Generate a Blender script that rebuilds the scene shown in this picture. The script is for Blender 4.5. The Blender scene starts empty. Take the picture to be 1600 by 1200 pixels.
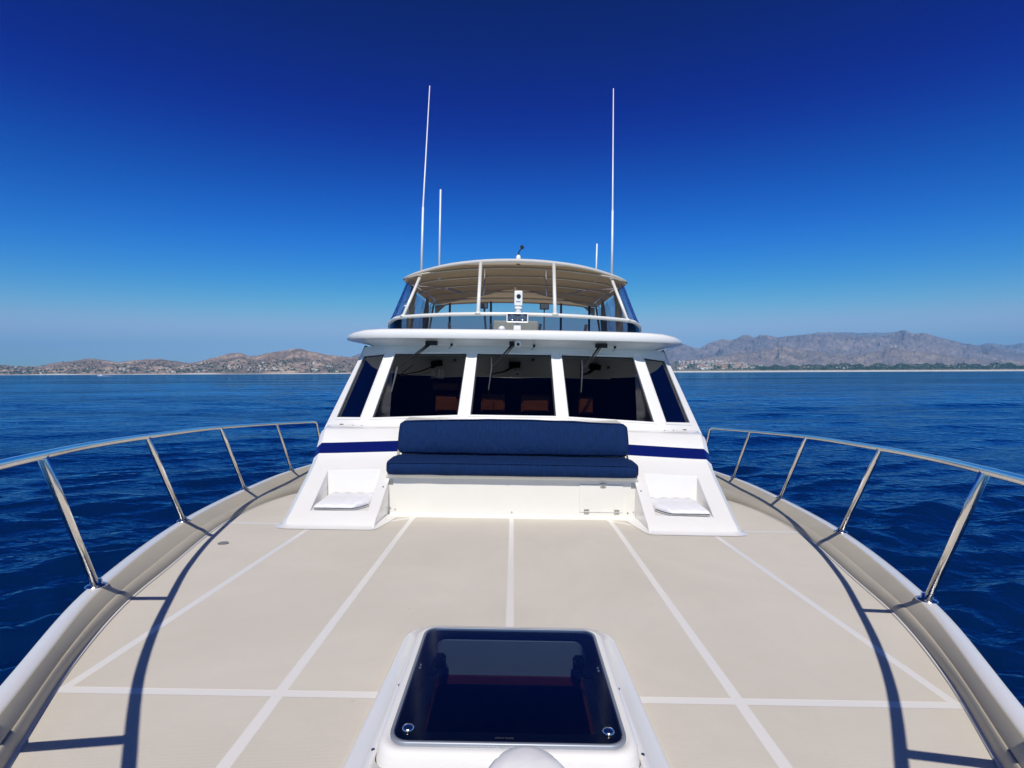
import bpy, math, random
import numpy as np
from mathutils import Vector, Matrix, noise
random.seed(7); rng = np.random.default_rng(7)
R = math.radians
sc = bpy.context.scene
C = sc.collection

# ------------------------------------------------------------------ camera, sky, sun, exposure
# world frame: camera at the origin, y = away from the camera (towards the stern), water at z = WL
WL = -3.4
cam_d = bpy.data.cameras.new('camera'); cam = bpy.data.objects.new('camera', cam_d); C.objects.link(cam)
cam_d.sensor_width = 36; cam_d.lens = 820 / 1600 * 36
cam_d.shift_y = -18 / 1600
cam_d.clip_start = 0.05; cam_d.clip_end = 60000
cam.matrix_world = Matrix.Rotation(R(0.23), 4, 'Y') @ Matrix.Rotation(R(90), 4, 'X')
sc.camera = cam

SUN_EL, SUN_AZ = 49.5, 180.5        # sun over the bow, behind the camera
w = bpy.data.worlds.new('World'); sc.world = w; w.use_nodes = True
nt = w.node_tree; nt.nodes.clear()
sky = nt.nodes.new('ShaderNodeTexSky'); sky.sky_type = 'NISHITA'; sky.sun_disc = False
sky.sun_elevation = R(SUN_EL); sky.sun_rotation = R(SUN_AZ)
sky.altitude = 0; sky.air_density = 1.0; sky.dust_density = 0.3; sky.ozone_density = 3.0
hs = nt.nodes.new('ShaderNodeHueSaturation'); hs.inputs['Saturation'].default_value = 1.3
gm = nt.nodes.new('ShaderNodeGamma'); gm.inputs['Gamma'].default_value = 1.25
bg = nt.nodes.new('ShaderNodeBackground'); bg.inputs['Strength'].default_value = 0.07
wo = nt.nodes.new('ShaderNodeOutputWorld')
nt.links.new(sky.outputs[0], gm.inputs['Color']); nt.links.new(gm.outputs[0], hs.inputs['Color'])
SKR, SKG, SKB = (1.8, 2.2), (1.06, -0.108), (1.55, 1.50)
# camera-like response for the deep blue of a polarised sky: red and green fall off faster towards the zenith
bg.inputs['Strength'].default_value = 1.0
pre = nt.nodes.new('ShaderNodeVectorMath'); pre.operation = 'SCALE'; pre.inputs['Scale'].default_value = 0.07
nt.links.new(hs.outputs[0], pre.inputs[0])
sep = nt.nodes.new('ShaderNodeSeparateXYZ'); com = nt.nodes.new('ShaderNodeCombineXYZ'); nt.links.new(pre.outputs[0], sep.inputs[0])
def wm(op, a, b, c=None):
    n = nt.nodes.new('ShaderNodeMath'); n.operation = op
    for i, q in enumerate((a, b, c)):
        if q is None: continue
        if isinstance(q, float): n.inputs[i].default_value = q
        else: nt.links.new(q, n.inputs[i])
    return n.outputs[0]
tcw = nt.nodes.new('ShaderNodeTexCoord'); spw = nt.nodes.new('ShaderNodeSeparateXYZ'); nt.links.new(tcw.outputs['Generated'], spw.inputs[0])
fz = nt.nodes.new('ShaderNodeMapRange'); fz.interpolation_type = 'SMOOTHSTEP'; fz.inputs['From Min'].default_value = 0.30; fz.inputs['From Max'].default_value = 0.95
fz.inputs['To Min'].default_value = 1.0; fz.inputs['To Max'].default_value = 0.42; nt.links.new(spw.outputs[2], fz.inputs['Value'])
Z_ = fz.outputs[0]
nt.links.new(wm('MULTIPLY', Z_, wm('SMOOTH_MIN', wm('MULTIPLY', wm('POWER', sep.outputs[0], SKR[0]), SKR[1]), 0.36, 0.26)), com.inputs[0])
nt.links.new(wm('MULTIPLY', Z_, wm('SMOOTH_MIN', wm('SMOOTH_MAX', wm('MULTIPLY_ADD', sep.outputs[1], SKG[0], SKG[1]), 0.010, 0.03), 0.515, 0.20)), com.inputs[1])
nt.links.new(wm('MULTIPLY', wm('MULTIPLY_ADD', Z_, 1.2, -0.2), wm('SMOOTH_MIN', wm('MULTIPLY', wm('POWER', sep.outputs[2], SKB[0]), SKB[1]), 0.735, 0.25)), com.inputs[2])
nt.links.new(com.outputs[0], bg.inputs['Color']); nt.links.new(bg.outputs[0], wo.inputs['Surface'])

sl = bpy.data.lights.new('sun', 'SUN'); sl.energy = 4.15; sl.angle = R(0.5); sl.color = (1, 0.95, 0.875)
so = bpy.data.objects.new('sun', sl); C.objects.link(so)
az = R(SUN_AZ)
sdir = Vector((math.sin(az) * math.cos(R(SUN_EL)), math.cos(az) * math.cos(R(SUN_EL)), math.sin(R(SUN_EL))))
so.rotation_euler = sdir.to_track_quat('Z', 'Y').to_euler()
sc.view_settings.view_transform = 'Standard'; sc.view_settings.look = 'None'
sc.view_settings.exposure = 0.0; sc.view_settings.gamma = 1.0
sc.cycles.transparent_max_bounces = 24
sc.cycles.volume_bounces = 0
sc.cycles.max_bounces = 10

# ------------------------------------------------------------------ materials
def newmat(name):
    m = bpy.data.materials.new(name); m.use_nodes = True
    return m, m.node_tree, m.node_tree.nodes['Principled BSDF']
def N(nt, t, **kw):
    n = nt.nodes.new(t)
    for k, v in kw.items():
        if k in n.inputs: n.inputs[k].default_value = v
        else: setattr(n, k, v)
    return n
def mat(name, col, rough=0.5, metal=0.0, var=0.05, vscale=3.0, bump=0.0, bscale=60.0, coat=0.0, spec=0.5, stretch=None, dirt=0.0):
    m, nt, p = newmat(name)
    p.inputs['Roughness'].default_value = rough; p.inputs['Metallic'].default_value = metal
    p.inputs['Specular IOR Level'].default_value = spec
    if coat: p.inputs['Coat Weight'].default_value = coat; p.inputs['Coat Roughness'].default_value = 0.06
    tc = N(nt, 'ShaderNodeTexCoord')
    mp = N(nt, 'ShaderNodeMapping'); nt.links.new(tc.outputs['Object'], mp.inputs[0])
    if stretch: mp.inputs['Scale'].default_value = stretch
    n1 = N(nt, 'ShaderNodeTexNoise', Scale=vscale, Detail=5.0, Roughness=0.6); nt.links.new(mp.outputs[0], n1.inputs['Vector'])
    mr = N(nt, 'ShaderNodeMapRange'); mr.inputs['From Min'].default_value = 0.3; mr.inputs['From Max'].default_value = 0.7
    mr.inputs['To Min'].default_value = 1 - var; mr.inputs['To Max'].default_value = 1 + var
    nt.links.new(n1.outputs['Fac'], mr.inputs['Value'])
    mx = N(nt, 'ShaderNodeVectorMath', operation='SCALE'); mx.inputs[0].default_value = col[:3]
    nt.links.new(mr.outputs[0], mx.inputs['Scale']); nt.links.new(mx.outputs[0], p.inputs['Base Color'])
    rr = N(nt, 'ShaderNodeMapRange'); rr.inputs['To Min'].default_value = rough * 0.8; rr.inputs['To Max'].default_value = min(1, rough * 1.25)
    nt.links.new(n1.outputs['Fac'], rr.inputs['Value']); nt.links.new(rr.outputs[0], p.inputs['Roughness'])
    if bump:
        n2 = N(nt, 'ShaderNodeTexNoise', Scale=bscale, Detail=3.0); nt.links.new(mp.outputs[0], n2.inputs['Vector'])
        b = N(nt, 'ShaderNodeBump', Strength=bump, Distance=0.01); nt.links.new(n2.outputs['Fac'], b.inputs['Height'])
        nt.links.new(b.outputs[0], p.inputs['Normal'])
    return m

M = {}
M['gel'] = mat('white_gelcoat', (0.815, 0.80, 0.77), 0.22, var=0.02, coat=0.3, bump=0.02, bscale=6)
M['cream'] = mat('cream_gelcoat', (0.76, 0.745, 0.69), 0.3, var=0.02, coat=0.2, bump=0.02, bscale=6)
M['tan'] = mat('tan_gelcoat', (0.46, 0.415, 0.325), 0.5, var=0.05, spec=0.3)
M['navy'] = mat('navy_stripe', (0.004, 0.010, 0.115), 0.18, var=0.03, coat=0.4)
M['steel'] = mat('polished_steel', (0.88, 0.85, 0.79), 0.16, metal=1.0, var=0.03, vscale=20)
M['dsteel'] = mat('dull_steel', (0.45, 0.45, 0.45), 0.35, metal=1.0, var=0.1)
M['rubber'] = mat('black_rubber', (0.012, 0.012, 0.014), 0.45)
M['black'] = mat('black_plastic', (0.012, 0.012, 0.013), 0.55, spec=0.25)
M['grey'] = mat('grey_plastic', (0.07, 0.075, 0.085), 0.45)
M['white'] = mat('white_paint', (0.82, 0.82, 0.82), 0.3, var=0.02)
M['canvas'] = mat('beige_canvas', (0.46, 0.375, 0.25), 0.85, var=0.06, vscale=8, bump=0.3, bscale=300)
for nm_ in ('canvas',):
    m_ = M[nm_]; nt_ = m_.node_tree; p_ = nt_.nodes['Principled BSDF']; o_ = nt_.nodes['Material Output']
    tl_ = nt_.nodes.new('ShaderNodeBsdfTranslucent'); tl_.inputs[0].default_value = (0.50, 0.385, 0.23, 1); ms_ = nt_.nodes.new('ShaderNodeMixShader'); ms_.inputs[0].default_value = 0.4
    nt_.links.new(p_.outputs[0], ms_.inputs[1]); nt_.links.new(tl_.outputs[0], ms_.inputs[2]); nt_.links.new(ms_.outputs[0], o_.inputs['Surface'])
M['canopy'] = mat('white_canopy_canvas', (0.80, 0.80, 0.78), 0.7, var=0.02)
m_ = M['canopy']; nt_ = m_.node_tree; tl_ = nt_.nodes.new('ShaderNodeBsdfTranslucent'); tl_.inputs[0].default_value = (0.80, 0.72, 0.58, 1); ms_ = nt_.nodes.new('ShaderNodeMixShader'); ms_.inputs[0].default_value = 0.35
nt_.links.new(nt_.nodes['Principled BSDF'].outputs[0], ms_.inputs[1]); nt_.links.new(tl_.outputs[0], ms_.inputs[2]); nt_.links.new(ms_.outputs[0], nt_.nodes['Material Output'].inputs['Surface'])
M['padw'] = mat('white_pad_fabric', (0.80, 0.80, 0.82), 0.8, var=0.03, bump=0.5, bscale=22, stretch=(1, 3, 1))
M['cover'] = mat('white_canvas_cover', (0.78, 0.77, 0.76), 0.8, var=0.05, bump=0.35, bscale=9)
M['wood'] = mat('cherry_wood', (0.42, 0.13, 0.035), 0.35, var=0.2, vscale=6, stretch=(1, 1, 8))
M['redwood'] = mat('red_wood_trim', (0.20, 0.035, 0.02), 0.35, var=0.2)
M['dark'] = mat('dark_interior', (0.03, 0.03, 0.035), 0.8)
M['liner'] = mat('grey_liner', (0.42, 0.44, 0.46), 0.7)
M['beige'] = mat('beige_vinyl', (0.66, 0.59, 0.48), 0.6)
M['teal'] = mat('dark_coaming_glass', (0.012, 0.030, 0.032), 0.6)  # opaque colour holding the darkness of smoked glass at a grazing angle
M['bow'] = mat('satin_tube', (0.50, 0.44, 0.34), 0.35, metal=0.55)
M['drain'] = mat('grey_drain', (0.20, 0.20, 0.21), 0.5)
M['rim'] = mat('anodised_rim', (0.32, 0.35, 0.40), 0.45, metal=0.5)
M['lens'] = mat('lamp_lens', (0.12, 0.18, 0.26), 0.15, metal=0.6)

def fabric(name, col):
    m, nt, p = newmat(name)
    tc = N(nt, 'ShaderNodeTexCoord')
    wv = N(nt, 'ShaderNodeTexWave', Scale=160.0, Distortion=0.6, wave_type='BANDS', bands_direction='X'); nt.links.new(tc.outputs['Object'], wv.inputs[0])
    n = N(nt, 'ShaderNodeTexNoise', Scale=14.0, Detail=6.0); mp = N(nt, 'ShaderNodeMapping'); mp.inputs['Scale'].default_value = (9, 1, 1)
    nt.links.new(tc.outputs['Object'], mp.inputs[0]); nt.links.new(mp.outputs[0], n.inputs['Vector'])
    cr = N(nt, 'ShaderNodeValToRGB'); nt.links.new(n.outputs['Fac'], cr.inputs[0])
    cr.color_ramp.elements[0].position = 0.3; cr.color_ramp.elements[1].position = 0.7
    cr.color_ramp.elements[0].color = (*[c * 0.72 for c in col], 1); cr.color_ramp.elements[1].color = (*[c * 1.25 for c in col], 1)
    nt.links.new(cr.outputs[0], p.inputs['Base Color']); p.inputs['Roughness'].default_value = 0.85
    p.inputs['Specular IOR Level'].default_value = 0.15
    n3 = N(nt, 'ShaderNodeTexNoise', Scale=4.0, Detail=5.0, Distortion=0.8); nt.links.new(tc.outputs['Object'], n3.inputs['Vector'])
    b0 = N(nt, 'ShaderNodeBump', Strength=0.8, Distance=0.035); nt.links.new(n3.outputs['Fac'], b0.inputs['Height'])
    b = N(nt, 'ShaderNodeBump', Strength=0.35, Distance=0.002); nt.links.new(wv.outputs['Fac'], b.inputs['Height'])
    nt.links.new(b0.outputs[0], b.inputs['Normal']); nt.links.new(b.outputs[0], p.inputs['Normal'])
    return m
M['blue'] = fabric('navy_cushion_fabric', (0.004, 0.022, 0.088))

def glass(name, tint, refl=1.0, rough=0.02, wavy=0.0, f0=0.045):
    m = bpy.data.materials.new(name); m.use_nodes = True; nt = m.node_tree; nt.nodes.clear()
    o = N(nt, 'ShaderNodeOutputMaterial'); mx = N(nt, 'ShaderNodeMixShader')
    tr = N(nt, 'ShaderNodeBsdfTransparent'); tr.inputs[0].default_value = (*tint, 1)
    gl = N(nt, 'ShaderNodeBsdfGlossy'); gl.inputs['Roughness'].default_value = rough; gl.inputs[0].default_value = (refl, refl, refl, 1)
    fr = N(nt, 'ShaderNodeLayerWeight'); fr.inputs[0].default_value = 0.5      # Schlick, the same from both sides
    p5 = N(nt, 'ShaderNodeMath', operation='POWER'); p5.inputs[1].default_value = 5.0; nt.links.new(fr.outputs['Facing'], p5.inputs[0])
    ma = N(nt, 'ShaderNodeMath', operation='MULTIPLY_ADD'); ma.inputs[1].default_value = 0.95; ma.inputs[2].default_value = f0; nt.links.new(p5.outputs[0], ma.inputs[0])
    nt.links.new(ma.outputs[0], mx.inputs[0]); nt.links.new(tr.outputs[0], mx.inputs[1]); nt.links.new(gl.outputs[0], mx.inputs[2])
    nt.links.new(mx.outputs[0], o.inputs[0])
    if wavy:
        tc = N(nt, 'ShaderNodeTexCoord'); n = N(nt, 'ShaderNodeTexNoise', Scale=5.0); nt.links.new(tc.outputs['Object'], n.inputs['Vector'])
        b = N(nt, 'ShaderNodeBump', Strength=wavy, Distance=0.05); nt.links.new(n.outputs['Fac'], b.inputs['Height'])
        nt.links.new(b.outputs[0], gl.inputs['Normal']); nt.links.new(b.outputs[0], fr.inputs['Normal'])
    return m
M['win'] = glass('tinted_window_glass', (0.30, 0.29, 0.27), 1.0, 0.01, f0=0.10)
M['sidewin'] = glass('side_window_glass', (0.06, 0.07, 0.12), 1.0, 0.01, f0=0.26)
M['hatchglass'] = glass('smoked_hatch_acrylic', (0.28, 0.34, 0.40), 1.0, 0.10, f0=0.105)
M['smoke'] = glass('smoked_screen', (0.42, 0.47, 0.50), 0.8, 0.03)
M['vinyl'] = glass('clear_vinyl', (0.90, 0.92, 0.95), 0.7, 0.04, wavy=0.15)
M['pvinyl'] = glass('side_curtain_vinyl', (0.66, 0.70, 0.86), 0.8, 0.06, wavy=0.8)

def foredeck_mat():
    m, nt, p = newmat('foredeck_nonskid')
    tc = N(nt, 'ShaderNodeTexCoord'); sx = N(nt, 'ShaderNodeSeparateXYZ'); nt.links.new(tc.outputs['Object'], sx.inputs[0])
    def math_(op, a, b=None, c=None):
        n = N(nt, 'ShaderNodeMath', operation=op)
        for i, q in enumerate((a, b, c)):
            if q is None: continue
            if isinstance(q, (int, float)): n.inputs[i].default_value = q
            else: nt.links.new(q, n.inputs[i])
        return n.outputs[0]
    X = sx.outputs[0]; Y = math_('ADD', sx.outputs[1], OY)
    ax = math_('ABSOLUTE', X)
    def band(v, hw):   # 1 inside |v|<hw
        return math_('SUBTRACT', 1.0, math_('SMOOTH_MIN', 1.0, math_('MAXIMUM', 0.0, math_('MULTIPLY', math_('SUBTRACT', math_('ABSOLUTE', v), hw - 0.002), 250.0)), 0.0))
    L = []
    L.append(band(ax, 0.018))
    L.append(band(math_('SUBTRACT', ax, math_('MULTIPLY_ADD', Y, 0.0315, 0.719)), 0.0195))
    # outer pair stops at the cross line
    o = band(math_('SUBTRACT', ax, math_('MULTIPLY_ADD', Y, 0.0352, 1.445)), 0.018)
    L.append(math_('MULTIPLY', o, math_('GREATER_THAN', Y, 1.75)))
    t = band(math_('SUBTRACT', Y, 1.767), 0.0195); L.append(t)
    t2 = band(math_('SUBTRACT', Y, 4.26), 0.019); L.append(math_('MULTIPLY', t2, math_('GREATER_THAN', ax, 1.7)))
    # diagonal from bench corner to the wing
    dg = band(math_('ADD', math_('SUBTRACT', Y, 4.63), math_('MULTIPLY', math_('SUBTRACT', ax, 0.84), 1.15)), 0.028)
    L.append(math_('MULTIPLY', math_('MULTIPLY', dg, math_('GREATER_THAN', ax, 0.84)), math_('LESS_THAN', ax, 1.06)))
    L.append(math_('MULTIPLY', math_('GREATER_THAN', Y, 4.63), math_('LESS_THAN', ax, 1.2)))
    acc = L[0]
    for q in L[1:]: acc = math_('MAXIMUM', acc, q)
    n = N(nt, 'ShaderNodeTexNoise', Scale=1.7, Detail=7.0, Roughness=0.62); nt.links.new(tc.outputs['Object'], n.inputs['Vector'])
    cr = N(nt, 'ShaderNodeValToRGB'); nt.links.new(n.outputs['Fac'], cr.inputs[0])
    cr.color_ramp.elements[0].position = 0.3; cr.color_ramp.elements[1].position = 0.72
    cr.color_ramp.elements[0].color = (0.64, 0.59, 0.50, 1); cr.color_ramp.elements[1].color = (0.68, 0.63, 0.54, 1)
    # small stains and specks
    v = N(nt, 'ShaderNodeTexVoronoi', Scale=4.5); nt.links.new(tc.outputs['Object'], v.inputs['Vector'])
    st = N(nt, 'ShaderNodeMapRange'); st.inputs['From Min'].default_value = 0.0; st.inputs['From Max'].default_value = 0.045
    st.inputs['To Min'].default_value = 0.82; st.inputs['To Max'].default_value = 1.0; nt.links.new(v.outputs['Distance'], st.inputs['Value'])
    n5 = N(nt, 'ShaderNodeTexNoise', Scale=0.9, Detail=9.0, Roughness=0.75, Distortion=1.2); nt.links.new(tc.outputs['Object'], n5.inputs['Vector'])
    s5 = N(nt, 'ShaderNodeMapRange'); s5.inputs['From Min'].default_value = .42; s5.inputs['From Max'].default_value = .60; s5.inputs['To Min'].default_value = 0.978; s5.inputs['To Max'].default_value = 1.02; nt.links.new(n5.outputs['Fac'], s5.inputs['Value'])
    sm = N(nt, 'ShaderNodeVectorMath', operation='SCALE'); nt.links.new(cr.outputs[0], sm.inputs[0]); nt.links.new(math_('MULTIPLY', st.outputs[0], s5.outputs[0]), sm.inputs['Scale'])
    mx = N(nt, 'ShaderNodeMix', data_type='RGBA'); nt.links.new(acc, mx.inputs[0]); nt.links.new(sm.outputs[0], mx.inputs[6])
    mx.inputs[7].default_value = (0.83, 0.80, 0.74, 1)
    nt.links.new(mx.outputs[2], p.inputs['Base Color'])
    ro = N(nt, 'ShaderNodeMapRange'); ro.inputs['To Min'].default_value = 0.75; ro.inputs['To Max'].default_value = 0.3
    nt.links.new(acc, ro.inputs['Value']); nt.links.new(ro.outputs[0], p.inputs['Roughness'])
    # diamond non-skid pattern, panels stand 1 mm above the smooth lines
    w1 = N(nt, 'ShaderNodeTexWave', Scale=55.0, wave_type='BANDS', bands_direction='X'); w2 = N(nt, 'ShaderNodeTexWave', Scale=55.0, wave_type='BANDS', bands_direction='Y')
    nt.links.new(tc.outputs['Object'], w1.inputs[0]); nt.links.new(tc.outputs['Object'], w2.inputs[0])
    hgt = math_('MULTIPLY', math_('SUBTRACT', 1.0, acc), math_('ADD', 1.0, math_('MULTIPLY', math_('MULTIPLY', w1.outputs['Fac'], w2.outputs['Fac']), 0.6)))
    b = N(nt, 'ShaderNodeBump', Strength=0.55, Distance=0.0012); nt.links.new(hgt, b.inputs['Height']); nt.links.new(b.outputs[0], p.inputs['Normal'])
    return m
OY, OZ = 8.0, WL          # base point of the yacht in the frame of its drawings
M['deck'] = foredeck_mat()

# ------------------------------------------------------------------ mesh helpers
class MB:
    def __init__(s): s.v = []; s.f = []; s.mi = []; s.cur = 0
    def face(s, *ix): s.f.append(tuple(ix)); s.mi.append(s.cur)
    def vert(s, p): s.v.append(tuple(p)); return len(s.v) - 1
    def quad(s, *ps): s.face(*[s.vert(p) for p in ps])
    def grid(s, rows, closed=False, skip=None, matf=None):
        idx = [[s.vert(p) for p in r] for r in rows]; n = len(rows[0])
        for i in range(len(rows) - 1):
            for j in range(n if closed else n - 1):
                if skip and skip(i, j): continue
                if matf: s.cur = matf(i, j)
                k = (j + 1) % n
                s.face(idx[i][j], idx[i][k], idx[i + 1][k], idx[i + 1][j])
        return idx
    def box(s, c, size, rot=None):
        hx, hy, hz = [q / 2 for q in size]; c = Vector(c); ids = []
        for x, y, z in [(-1, -1, -1), (1, -1, -1), (1, 1, -1), (-1, 1, -1), (-1, -1, 1), (1, -1, 1), (1, 1, 1), (-1, 1, 1)]:
            q = Vector((x * hx, y * hy, z * hz))
            if rot: q = rot @ q
            ids.append(s.vert(c + q))
        for f in [(0, 3, 2, 1), (4, 5, 6, 7), (0, 1, 5, 4), (1, 2, 6, 5), (2, 3, 7, 6), (3, 0, 4, 7)]: s.face(*[ids[i] for i in f])
    def tube(s, path, r, seg=12, caps=True, flat=1.0):
        path = [Vector(p) for p in path]; n = len(path); rr = r if hasattr(r, '__len__') else [r] * n
        t0 = (path[1] - path[0]).normalized(); up = Vector((0, 0, 1)) if abs(t0.z) < 0.9 else Vector((0, 1, 0))
        nrm = (up - t0 * up.dot(t0)).normalized(); rows = []
        for i, p in enumerate(path):
            t = (path[min(i + 1, n - 1)] - path[max(i - 1, 0)]).normalized()
            nrm = (nrm - t * nrm.dot(t)).normalized(); b = t.cross(nrm)
            rows.append([p + (nrm * math.cos(a) * flat + b * math.sin(a)) * rr[i] for a in [2 * math.pi * k / seg for k in range(seg)]])
        idx = s.grid(rows, closed=True)
        if caps: s.face(*idx[0][::-1]); s.face(*idx[-1])
    def lathe(s, base, prof, seg=24, axis=None):
        base = Vector(base); rot = axis.to_track_quat('Z', 'Y').to_matrix() if axis else Matrix.Identity(3)
        rows = [[base + rot @ Vector((r * math.cos(2 * math.pi * k / seg), r * math.sin(2 * math.pi * k / seg), z)) for k in range(seg)] for r, z in prof]
        idx = s.grid(rows, closed=True); s.face(*idx[0][::-1]); s.face(*idx[-1])
    def slab(s, outline, z0f, z1f):     # closed outline [(x,y)], bottom/top heights as functions
        a = [s.vert((x, y, z0f(x, y))) for x, y in outline]; b = [s.vert((x, y, z1f(x, y))) for x, y in outline]; n = len(outline)
        s.face(*a[::-1]); s.face(*b)
        for i in range(n): k = (i + 1) % n; s.face(a[i], a[k], b[k], b[i])
    def sym(s):   # add the mirror image
        n = len(s.v); fs = list(zip(s.f, s.mi)); s.v += [(-x, y, z) for x, y, z in s.v]
        for f, m in fs: s.f.append(tuple(i + n for i in f[::-1])); s.mi.append(m)
    def mirrored(s):
        o = MB(); o.v = [(-x, y, z) for x, y, z in s.v]; o.f = [f[::-1] for f in s.f]; o.mi = list(s.mi); return o
    def build(s, name, m, parent=None, smooth=False, bevel=0, segs=3, offset=None, subsurf=0, solid=0, auto=None, origin=None, weld=False, angle=30):
        me = bpy.data.meshes.new(name)
        off = Vector(offset) if offset is not None else Vector((0, 0, 0))
        me.from_pydata([tuple(Vector(p) - off) for p in s.v], [], s.f)
        for q in (m if isinstance(m, (list, tuple)) else [m]): me.materials.append(q)
        me.polygons.foreach_set('material_index', s.mi)
        me.polygons.foreach_set('use_smooth', [smooth] * len(s.f))
        import bmesh
        bm = bmesh.new(); bm.from_mesh(me)
        if weld: bmesh.ops.remove_doubles(bm, verts=bm.verts, dist=1e-4)
        bmesh.ops.recalc_face_normals(bm, faces=bm.faces); bm.to_mesh(me); bm.free()
        o = bpy.data.objects.new(name, me); C.objects.link(o)
        if parent: o.parent = parent
        if solid:
            q = o.modifiers.new('solid', 'SOLIDIFY'); q.thickness = solid; q.offset = 0
        if bevel:
            q = o.modifiers.new('bevel', 'BEVEL'); q.width = bevel; q.segments = segs; q.limit_method = 'ANGLE'; q.angle_limit = R(angle); q.harden_normals = False
            me.polygons.foreach_set('use_smooth', [True] * len(me.polygons))
            q2 = o.modifiers.new('wn', 'WEIGHTED_NORMAL'); q2.keep_sharp = False
        if subsurf:
            q = o.modifiers.new('sub', 'SUBSURF'); q.levels = subsurf; q.render_levels = subsurf
        return o
def part(mb, name, m, parent=None, **kw):
    return mb.build(name, m, parent or yacht, offset=(0, OY, OZ), **kw)
def tag(o, label, cat, group=None, kind=None):
    o['label'] = label
    if cat: o['category'] = cat
    if group: o['group'] = group
    if kind: o['kind'] = kind
def setting(o, label=None, kind='structure', cat=None):
    o['kind'] = kind
    if label: o['label'] = label
    if cat: o['category'] = cat
def interp(tab, x):
    xs = [t[0] for t in tab]; ys = [t[1] for t in tab]
    # monotone-ish cubic (Catmull-Rom through the table)
    if x <= xs[0]: return ys[0] + (x - xs[0]) * (ys[1] - ys[0]) / (xs[1] - xs[0])
    if x >= xs[-1]: return ys[-1] + (x - xs[-1]) * (ys[-1] - ys[-2]) / (xs[-1] - xs[-2])
    i = max(k for k in range(len(xs) - 1) if xs[k] <= x)
    h = xs[i + 1] - xs[i]; t = (x - xs[i]) / h
    def sl(k):
        a, b = max(k - 1, 0), min(k + 1, len(xs) - 1); return (ys[b] - ys[a]) / (xs[b] - xs[a])
    m0, m1 = sl(i) * h, sl(i + 1) * h
    return (2*t**3 - 3*t**2 + 1) * ys[i] + (t**3 - 2*t**2 + t) * m0 + (-2*t**3 + 3*t**2) * ys[i + 1] + (t**3 - t**2) * m1

# heel of the yacht (starboard-of-picture side low) and a touch of yaw, about the camera point
HR = Matrix.Rotation(R(-0.2), 4, 'Z') @ Matrix.Rotation(R(1.13), 4, 'Y')
yacht = bpy.data.objects.new('motor_yacht', None); C.objects.link(yacht)
yacht.matrix_world = HR @ Matrix.Translation((0, OY, OZ))
tag(yacht, 'large white motor yacht under the viewer, foredeck, wheelhouse and flybridge seen from its bow', 'yacht')

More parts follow.
